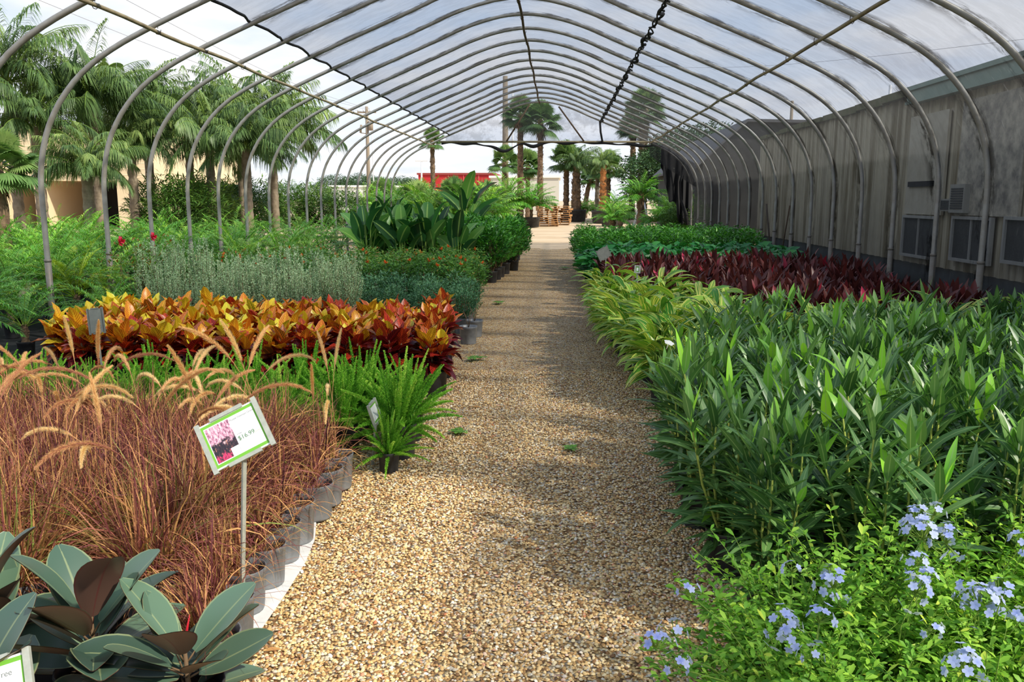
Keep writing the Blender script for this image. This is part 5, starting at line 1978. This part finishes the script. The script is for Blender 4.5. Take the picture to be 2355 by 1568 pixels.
# right side
rl = [(1475, 396, 36, 1.4, 'bright feathery palm with a short brown trunk beside the ladder'), (1418, 440, 52, 1.35, 'feathery green palm left of the ladder'), (1538, 445, 34, 1.25, 'feathery palm before the black shade cloth at the far right'), (1428, 462, 47, 1.1, 'low feathery palm directly behind the ladder'), (1340, 470, 64, 1.4, 'low palm between the shaggy palm and the orange trunked palm'), (1508, 470, 32, .85, 'low feathery palm at the foot of the black shade cloth'), (1560, 425, 38, 1.4, 'tall feathery palm half hidden by the black shade cloth'), (1410, 462, 40, 1.3, 'low feathery palm behind the black tub on the right'), (1365, 478, 68, 1.3, 'small palm behind the orange trunked palm')]
for q, (px, py, Y, sc, lab) in enumerate(rl):
    p = at(px, py, Y)
    o = empty('yard_palm', (p.x, Y, 0), q * 1.1, 1)
    tag(o, lab, 'palm', 'palms at the far right of the yard')
    inst('trunk', PYG_TRUNK, o, (0, 0, 0), (0, 0, 0), (2.6, 2.6, max(.4, p.z - .9) / .42))
    inst('crown', FARP[q % 2], o, (0, 0, max(.1, p.z - .42 * sc - .75 * sc)), (0, 0, 0), sc)
for q, (px, py, Y, lab) in enumerate(((1582, 446, 31.6, 'light green bush at the far right corner under the dark cloth'), (1548, 492, 31.2, 'low green bush right of the glossy shrubs at the far corner'), (1405, 470, 58, 'green bush behind the black tub on the right'), (1445, 470, 60, 'green bush behind the ladder'))):
    p = at(px, py, Y)
    o = empty('big_shrub', (p.x, Y, 0), q * 2.1, p.z / 2.6)
    tag(o, lab, 'shrub', 'bushes at the far right corner')
    inst('foliage', BUSH[q % 2], o)

# stepladder leaning open
o = empty('stepladder', on(1447, 522, 0))
o.location = (on(1447, 522).x, 44, 0)
tag(o, 'aluminium stepladder standing open beside the bright feathery palm', 'ladder')
for s in (-1, 1):
    g = MB()
    g.tube([(-.30 + s * .0, s * .28, 0), (.22, s * .18, 1.65)], .035, 6)
    g.build('rail', [M['alu']], o)
    g = MB()
    g.tube([(.62, s * .28, 0), (.24, s * .18, 1.62)], .025, 6)
    g.build('back_leg', [M['alu']], o)
for q in range(5):
    f = (q + 1) / 6
    g = MB()
    x, z, wd = -.30 + .52 * f, 1.65 * f, .28 - .10 * f
    g.box(x - .05, x + .05, -wd, wd, z - .012, z + .012)
    g.build('step', [M['alu']], o, smooth=False)

# poles and wires
def pole(px, pytop, Y, r, mat, lab, arms=(), name='utility_pole'):
    p = at(px, pytop, Y)
    o = empty(name, (p.x, Y, 0))
    tag(o, lab, 'pole')
    g = MB()
    g.tube([(0, 0, 0), (0, 0, p.z * .5), (0, 0, p.z)], [r * 1.15, r, r * .8], 8)
    g.build('shaft', [mat], o)
    for (dz, hw) in arms:
        g = MB()
        g.box(-hw, hw, -.08, .08, p.z - dz - .07, p.z - dz + .07)
        g.build('crossarm', [mat], o, smooth=False)
    return o, p


M['pole'] = mat_plain('weathered_pole', c(140, 128, 112), .9)
M['pale_pole'] = mat_plain('pale_pole', c(212, 214, 216), .6)
o, p = pole(843, 245, 78, .17, M['pole'], 'wooden utility pole with crossarms behind the tenth left hoop', ((.5, .85),))
g = MB()
for s in (-.8, -.3, .3, .8):
    g.tube([(s, 0, p.z - .43), (s, 0, p.z - .2)], .05, 6)
g.build('insulator', [M['pale_pole']], o)
g = MB()
g.tube([(.35, -.1, p.z - 2.1), (.35, -.1, p.z - 1.3)], .22, 8)
g.build('transformer', [M['pole']], o)
g = MB()
g.tube([(-.6, -.1, p.z - 2.3), (-.5, -.1, p.z - 1.6)], .10, 8)
g.tube([(-.6, -.1, p.z - 2.3), (0, 0, p.z - 2.4)], .04, 5)
g.build('bracket', [M['pole']], o)
pole(856, 300, 80, .06, M['pale_pole'], 'thin pale pole just right of the wooden utility pole')
pole(1162, 175, 76, .26, M['pole'], 'tall thick pole rising behind the gable film left of the palm pair')
pole(1179, 215, 90, .10, M['pale_pole'], 'thin pale pole behind the gable film beside the thick pole')
o, p = pole(969, 369, 95, .10, M['pale_pole'], 'pale lamp post before the left end of the red building', ((.05, .7),), 'lamp_post')
o, p = pole(1822, 232, 48, .10, M['pole'], 'utility pole seen through the film above the beige building roof', )
pole(2048, 196, 30, .06, M['pale_pole'], 'short vent pipe standing on the roof edge seen through the film')


def wire(pts, r, lab):
    P = [at(*q) for q in pts]
    t = np.linspace(0, 1, 24)
    A, B = np.array(P[0]), np.array(P[1])
    L = A[None] * (1 - t)[:, None] + B[None] * t[:, None]
    L[:, 2] -= .6 * np.sin(np.pi * t)
    g = MB()
    g.tube(L, r, 4)
    tag(g.build('power_line', [mat_plain('wire_grey', c(150, 152, 158), .6)]), lab, 'wire', 'wires crossing the left sky')


wire([(60, -12, 40), (838, 258, 78)], .014, 'lowest overhead wire crossing the left sky to the utility pole')
wire([(180, -10, 40), (845, 252, 78)], .014, 'middle overhead wire crossing the left sky to the utility pole')
wire([(280, -6, 40), (850, 250, 78)], .014, 'upper overhead wire crossing the left sky to the utility pole')
wire([(1380, 140, 60), (2355, 90, 26)], .006, 'overhead wire seen faintly through the right roof film')

# ================================================================== plant signs
def text(name, body, size, mat, parent, loc, align='LEFT', rot=(0, 0, 0)):
    cu = bpy.data.curves.new(name, 'FONT')
    cu.body = body
    cu.size = size
    cu.align_x = align
    cu.extrude = .0002
    cu.materials.append(mat)
    tmp = bpy.data.objects.new(name + '_curve', cu)
    COL.objects.link(tmp)
    bpy.context.view_layer.update()
    me = bpy.data.meshes.new_from_object(tmp, depsgraph=bpy.context.evaluated_depsgraph_get())
    bpy.data.objects.remove(tmp)
    me.materials.clear()
    me.materials.append(mat)
    return inst(name, me, parent, loc, rot)


def mat_photo():
    m = bpy.data.materials.new('printed_grass_photo')
    m.use_nodes = True
    k = NT(m.node_tree)
    tc = k.n('ShaderNodeTexCoord').outputs['Object']
    sp = k.n('ShaderNodeSeparateXYZ')
    k.l(tc, sp.inputs[0])
    n1 = k.noise(k.mapping(tc, scale=(1, .45, 1)), 130, 4, .7)
    n2 = k.noise(tc, 45, 4, .6)
    hgt = k.math('ADD', k.math('MULTIPLY', sp.outputs[1], 8.5), k.math('MULTIPLY', n2, .9))
    top = k.ramp(n1, [(.35, c(96, 60, 80)), (.5, c(214, 150, 176)), (.62, c(244, 224, 226)), (.7, c(160, 180, 96))])
    low = k.ramp(n1, [(.45, c(40, 34, 42)), (.6, c(72, 52, 60)), (.66, c(226, 150, 120))])
    pink = k.ramp(n1, [(.4, c(60, 50, 58)), (.55, c(230, 60, 110))])
    a = k.mix(k.ramp(hgt, [(.42, (0, 0, 0, 1)), (.56, (1, 1, 1, 1))]), low, top)
    a = k.mix(k.ramp(hgt, [(.0, (1, 1, 1, 1)), (.06, (0, 0, 0, 1))]), a, pink)
    p = k.n('ShaderNodeBsdfPrincipled')
    p.inputs['Roughness'].default_value = .4
    k.l(a, p.inputs['Base Color'])
    o = k.n('ShaderNodeOutputMaterial')
    k.l(p.outputs[0], o.inputs[0])
    return m


def sign(loc_base, centre, rot, w, h, lab, full=True, name='plant_sign'):
    """post from the ground to the back of a framed card; rot turns the card about its own normal"""
    o = empty(name, loc_base)
    tag(o, lab, 'sign')
    c0 = Vector(centre) - Vector(loc_base)
    rx, rz, tilt = rot
    Mx = Matrix.Translation(c0) @ Matrix.Rotation(rz, 4, 'Z') @ Matrix.Rotation(rx, 4, 'X') @ Matrix.Rotation(tilt, 4, 'Z')
    g = MB()
    back = Mx @ Vector((0, -h / 2 + .012, -.010))
    g.obox(Matrix.Translation((back + Vector((0, 0, 0))) * .5) @ (back).to_track_quat('Z', 'Y').to_matrix().to_4x4(), .0095, .004, back.length / 2)
    g.build('post', [M['sign_metal']], o, smooth=False)
    fr = MB()
    t = .009
    fr.box(-w / 2, w / 2, -h / 2, h / 2, -.008, -.004)
    fr.box(-w / 2 - t, -w / 2 + t, -h / 2 - t, h / 2 + t, -.008, .006)
    fr.box(w / 2 - t, w / 2 + t, -h / 2 - t, h / 2 + t, -.008, .006)
    fr.box(-w * .27, w * .30, h / 2 - t * .6, h / 2 + t, -.008, .006)
    fr.box(-w * .27, w * .30, -h / 2 - t, -h / 2 + t * .6, -.008, .006)
    f = fr.build('frame', [M['sign_metal' if full else 'sign_back']], o, smooth=False)
    f.matrix_local = Mx
    if not full:
        return o, Mx
    cw, ch = w / 2 - .001, h / 2 - .001
    cb = MB()
    cb.box(-cw, cw, -ch, ch, -.004, -.001, 0)
    cb.box(-cw + .004, cw - .004, -ch + .006, ch - .006, -.001, -.0004, 1)
    cb.box(-cw + .016, cw - .016, -ch + .018, ch - .018, -.0004, .0002, 0)
    cobj = cb.build('card', [M['card_white'], M['card_green']], o, smooth=False)
    cobj.matrix_local = Mx
    return o, cobj


# the sign in the fountain grass
P1 = at(540, 1001, 2.98)
base = on(569, 1288, .25)
o, card = sign((base.x, 2.98, 0.0), P1, (R(64), R(2), R(29)), .228, .185, 'white and green plant sign with a photo and a price, standing in the purple grass')
pb = MB()
pb.box(-.047, .047, -.070, .070, .0002, .0008)
ph = pb.build('photo_print', [mat_photo()], card, smooth=False, loc=(-.0465, 0, 0))
lg = MB()
lg.box(-.016, .016, -.016, .016, 0, .0006, 0)
for q, (a, b, w_) in enumerate(((-.003, .003, .009), (-.009, -.0075, .010), (.007, .0085, .006))):
    lg.box(-w_, w_, a, b, .0006, .0008, 1)
lg.build('logo_square', [M['card_white'], M['ink_light']], card, smooth=False, loc=(-.016, -.054, .0009))
text('title_text', 'Purple Fountain Grass', .0105, M['ink_grey'], card, (.004, .056, .0005))
text('price_text', '$16.99', .024, M['ink_green'], card, (.006, -.026, .0005))
text('size_text', '3 GAL', .0075, M['ink_grey'], card, (.008, -.004, .0005))
ln_ = MB()
for q, wd in enumerate((.086, .082, .076, .070, .064, .072, .030)):
    ln_.box(.005, .005 + wd, .0415 - q * .0068, .0423 - q * .0068, .0003, .0005)
for q in range(5):
    ln_.box(.012 + q * .019, .018 + q * .019, -.040, -.034, .0003, .0005)
    ln_.box(.012 + q * .019, .017 + q * .019, -.052, -.048, .0003, .0005)
ln_.build('small_print', [M['ink_light']], card, smooth=False)
ar = MB()
ar.tube([(.070, -.026, .0006), (.078, -.0235, .0006), (.086, -.0225, .0006), (.094, -.0235, .0006)], .0006, 4)
ar.build('gauge_line', [M['ink_orange']], card)

# the sign at the bottom left corner: only its upper right part is in the picture
P2 = at(-35, 1603, 1.93)
o, card = sign((P2.x, 1.97, 0.0), P2, (R(58), R(6), R(17)), .225, .165, 'white and green plant sign at the bottom left corner before the rubber plants')
text('title_text', 'Rubber Tree', .021, M['ink_grey'], card, (.072, .034, .0005), 'RIGHT')
ln_ = MB()
for q, wd in enumerate((.086, .082, .076, .070)):
    ln_.box(.002, .002 + wd, .026 - q * .0075, .0268 - q * .0075, .0003, .0005)
ln_.build('small_print', [M['ink_light']], card, smooth=False)

# fern sign, seen nearly edge on
P3 = at(862, 948, 5.0)
o, card = sign((P3.x - .03, 5.03, 0), P3, (R(74), R(86), R(5)), .15, .125, 'small white plant sign turned edge on among the foxtail ferns')
# grey sign backs
P4 = at(221, 738, 6.75)
o, _ = sign((P4.x + .05, 6.72, 0), P4, (R(104), R(196), R(-6)), .11, .20, 'grey metal sign seen from behind in front of the crotons', False)
P5 = at(1388, 583, 12.9)
o, _ = sign((P5.x + .05, 12.9, 0), P5, (R(100), R(206), R(-24)), .20, .16, 'grey metal sign seen from behind beside the burgundy plants', False)
P6 = at(1466, 619, 9.9)
o, card = sign((P6.x + .02, 9.92, 0), P6, (R(80), R(0), R(-4)), .055, .075, 'small pale tag on a thin stake among the yellow striped plants')
for (px, py, Y, dx, L, lab) in ((1001, 778, 6.98, -.012, .10, 'white plant label stuck in the front croton beside the gravel'), (1572, 727, 7.9, .05, .09, 'white plant label lying on the yellow striped plants')):
    p = at(px, py, Y)
    g = MB()
    g.obox(Matrix.Translation(p) @ Matrix.Rotation(R(-14 if px < 1200 else -78), 4, 'Y') @ Matrix.Rotation(R(30 if px > 1200 else 0), 4, 'X'), .012, .0008, L / 2)
    g.box(p.x - .003 + (.02 if px < 1200 else 0), p.x + .003 + (.02 if px < 1200 else 0), Y - .001, Y + .001, p.z - L * 1.6, p.z - L * .35)
    tag(g.build('plant_label', [M['card_white']], smooth=False), lab, 'label')

# ================================================================== weeds and litter on the gravel
wm = MB()
for s in range(9):
    a = rng.random() * 6.283
    r = .05 * rng.random()
    hx, hy = r * 1.5 * math.cos(a), r * math.sin(a)
    wm.leaves(np.array([(hx, hy, .02)] * 3), a + np.array([0, 2.1, 4.2]), .25, .032, .026, .6, obov, 3, .1, 0, 0, None, 3)
    wm.tube([(hx * .5, hy * .5, 0), (hx, hy, .022)], .0012, 3)
WEED = wm.mesh('clover', [M['weed']])
for (px, py, sc, lab) in ((1310, 1037, 1.0, 'small clover weed growing in the gravel in the middle of the path'), (1300, 620, 2.4, 'low green weed in the gravel far along the path'), (1052, 1000, 1.2, 'small weed beside the tip of the foxtail fern'), (1090, 830, 1.7, 'green weed at the foot of the front croton'), (1145, 700, 1.8, 'green weed beside the low blue-green shrubs')):
    p = on(px, py)
    tag(inst('weed', WEED, None, (p.x, p.y, .006), (0, 0, rng.random() * 6), sc), lab, 'weed')
lm = MB()
lm.leaves(np.array([(0, 0, 0)]), 0, .15, .07, .022, .5, lance, 5, .4, .3, 0, .5, 3)
LIT = lm.mesh('dry_leaf', [M['litter']])
for (px, py, sc, rz, lab) in ((1088, 940, 1.0, .2, 'dry brown leaf lying on the gravel beyond the fern'), (610, 1505, .9, .4, 'dry tan leaf on the gravel beside the nearest grey pots'), (760, 1270, .6, 2, 'dry leaf scrap on the gravel beside the white weed mat'), (1500, 1185, .9, 2.8, 'dry twig like leaf on the shaded gravel under the oleanders')):
    p = on(px, py)
    tag(inst('fallen_leaf', LIT, None, (p.x, p.y, .014), (0, 0, rz), sc), lab, 'leaf')
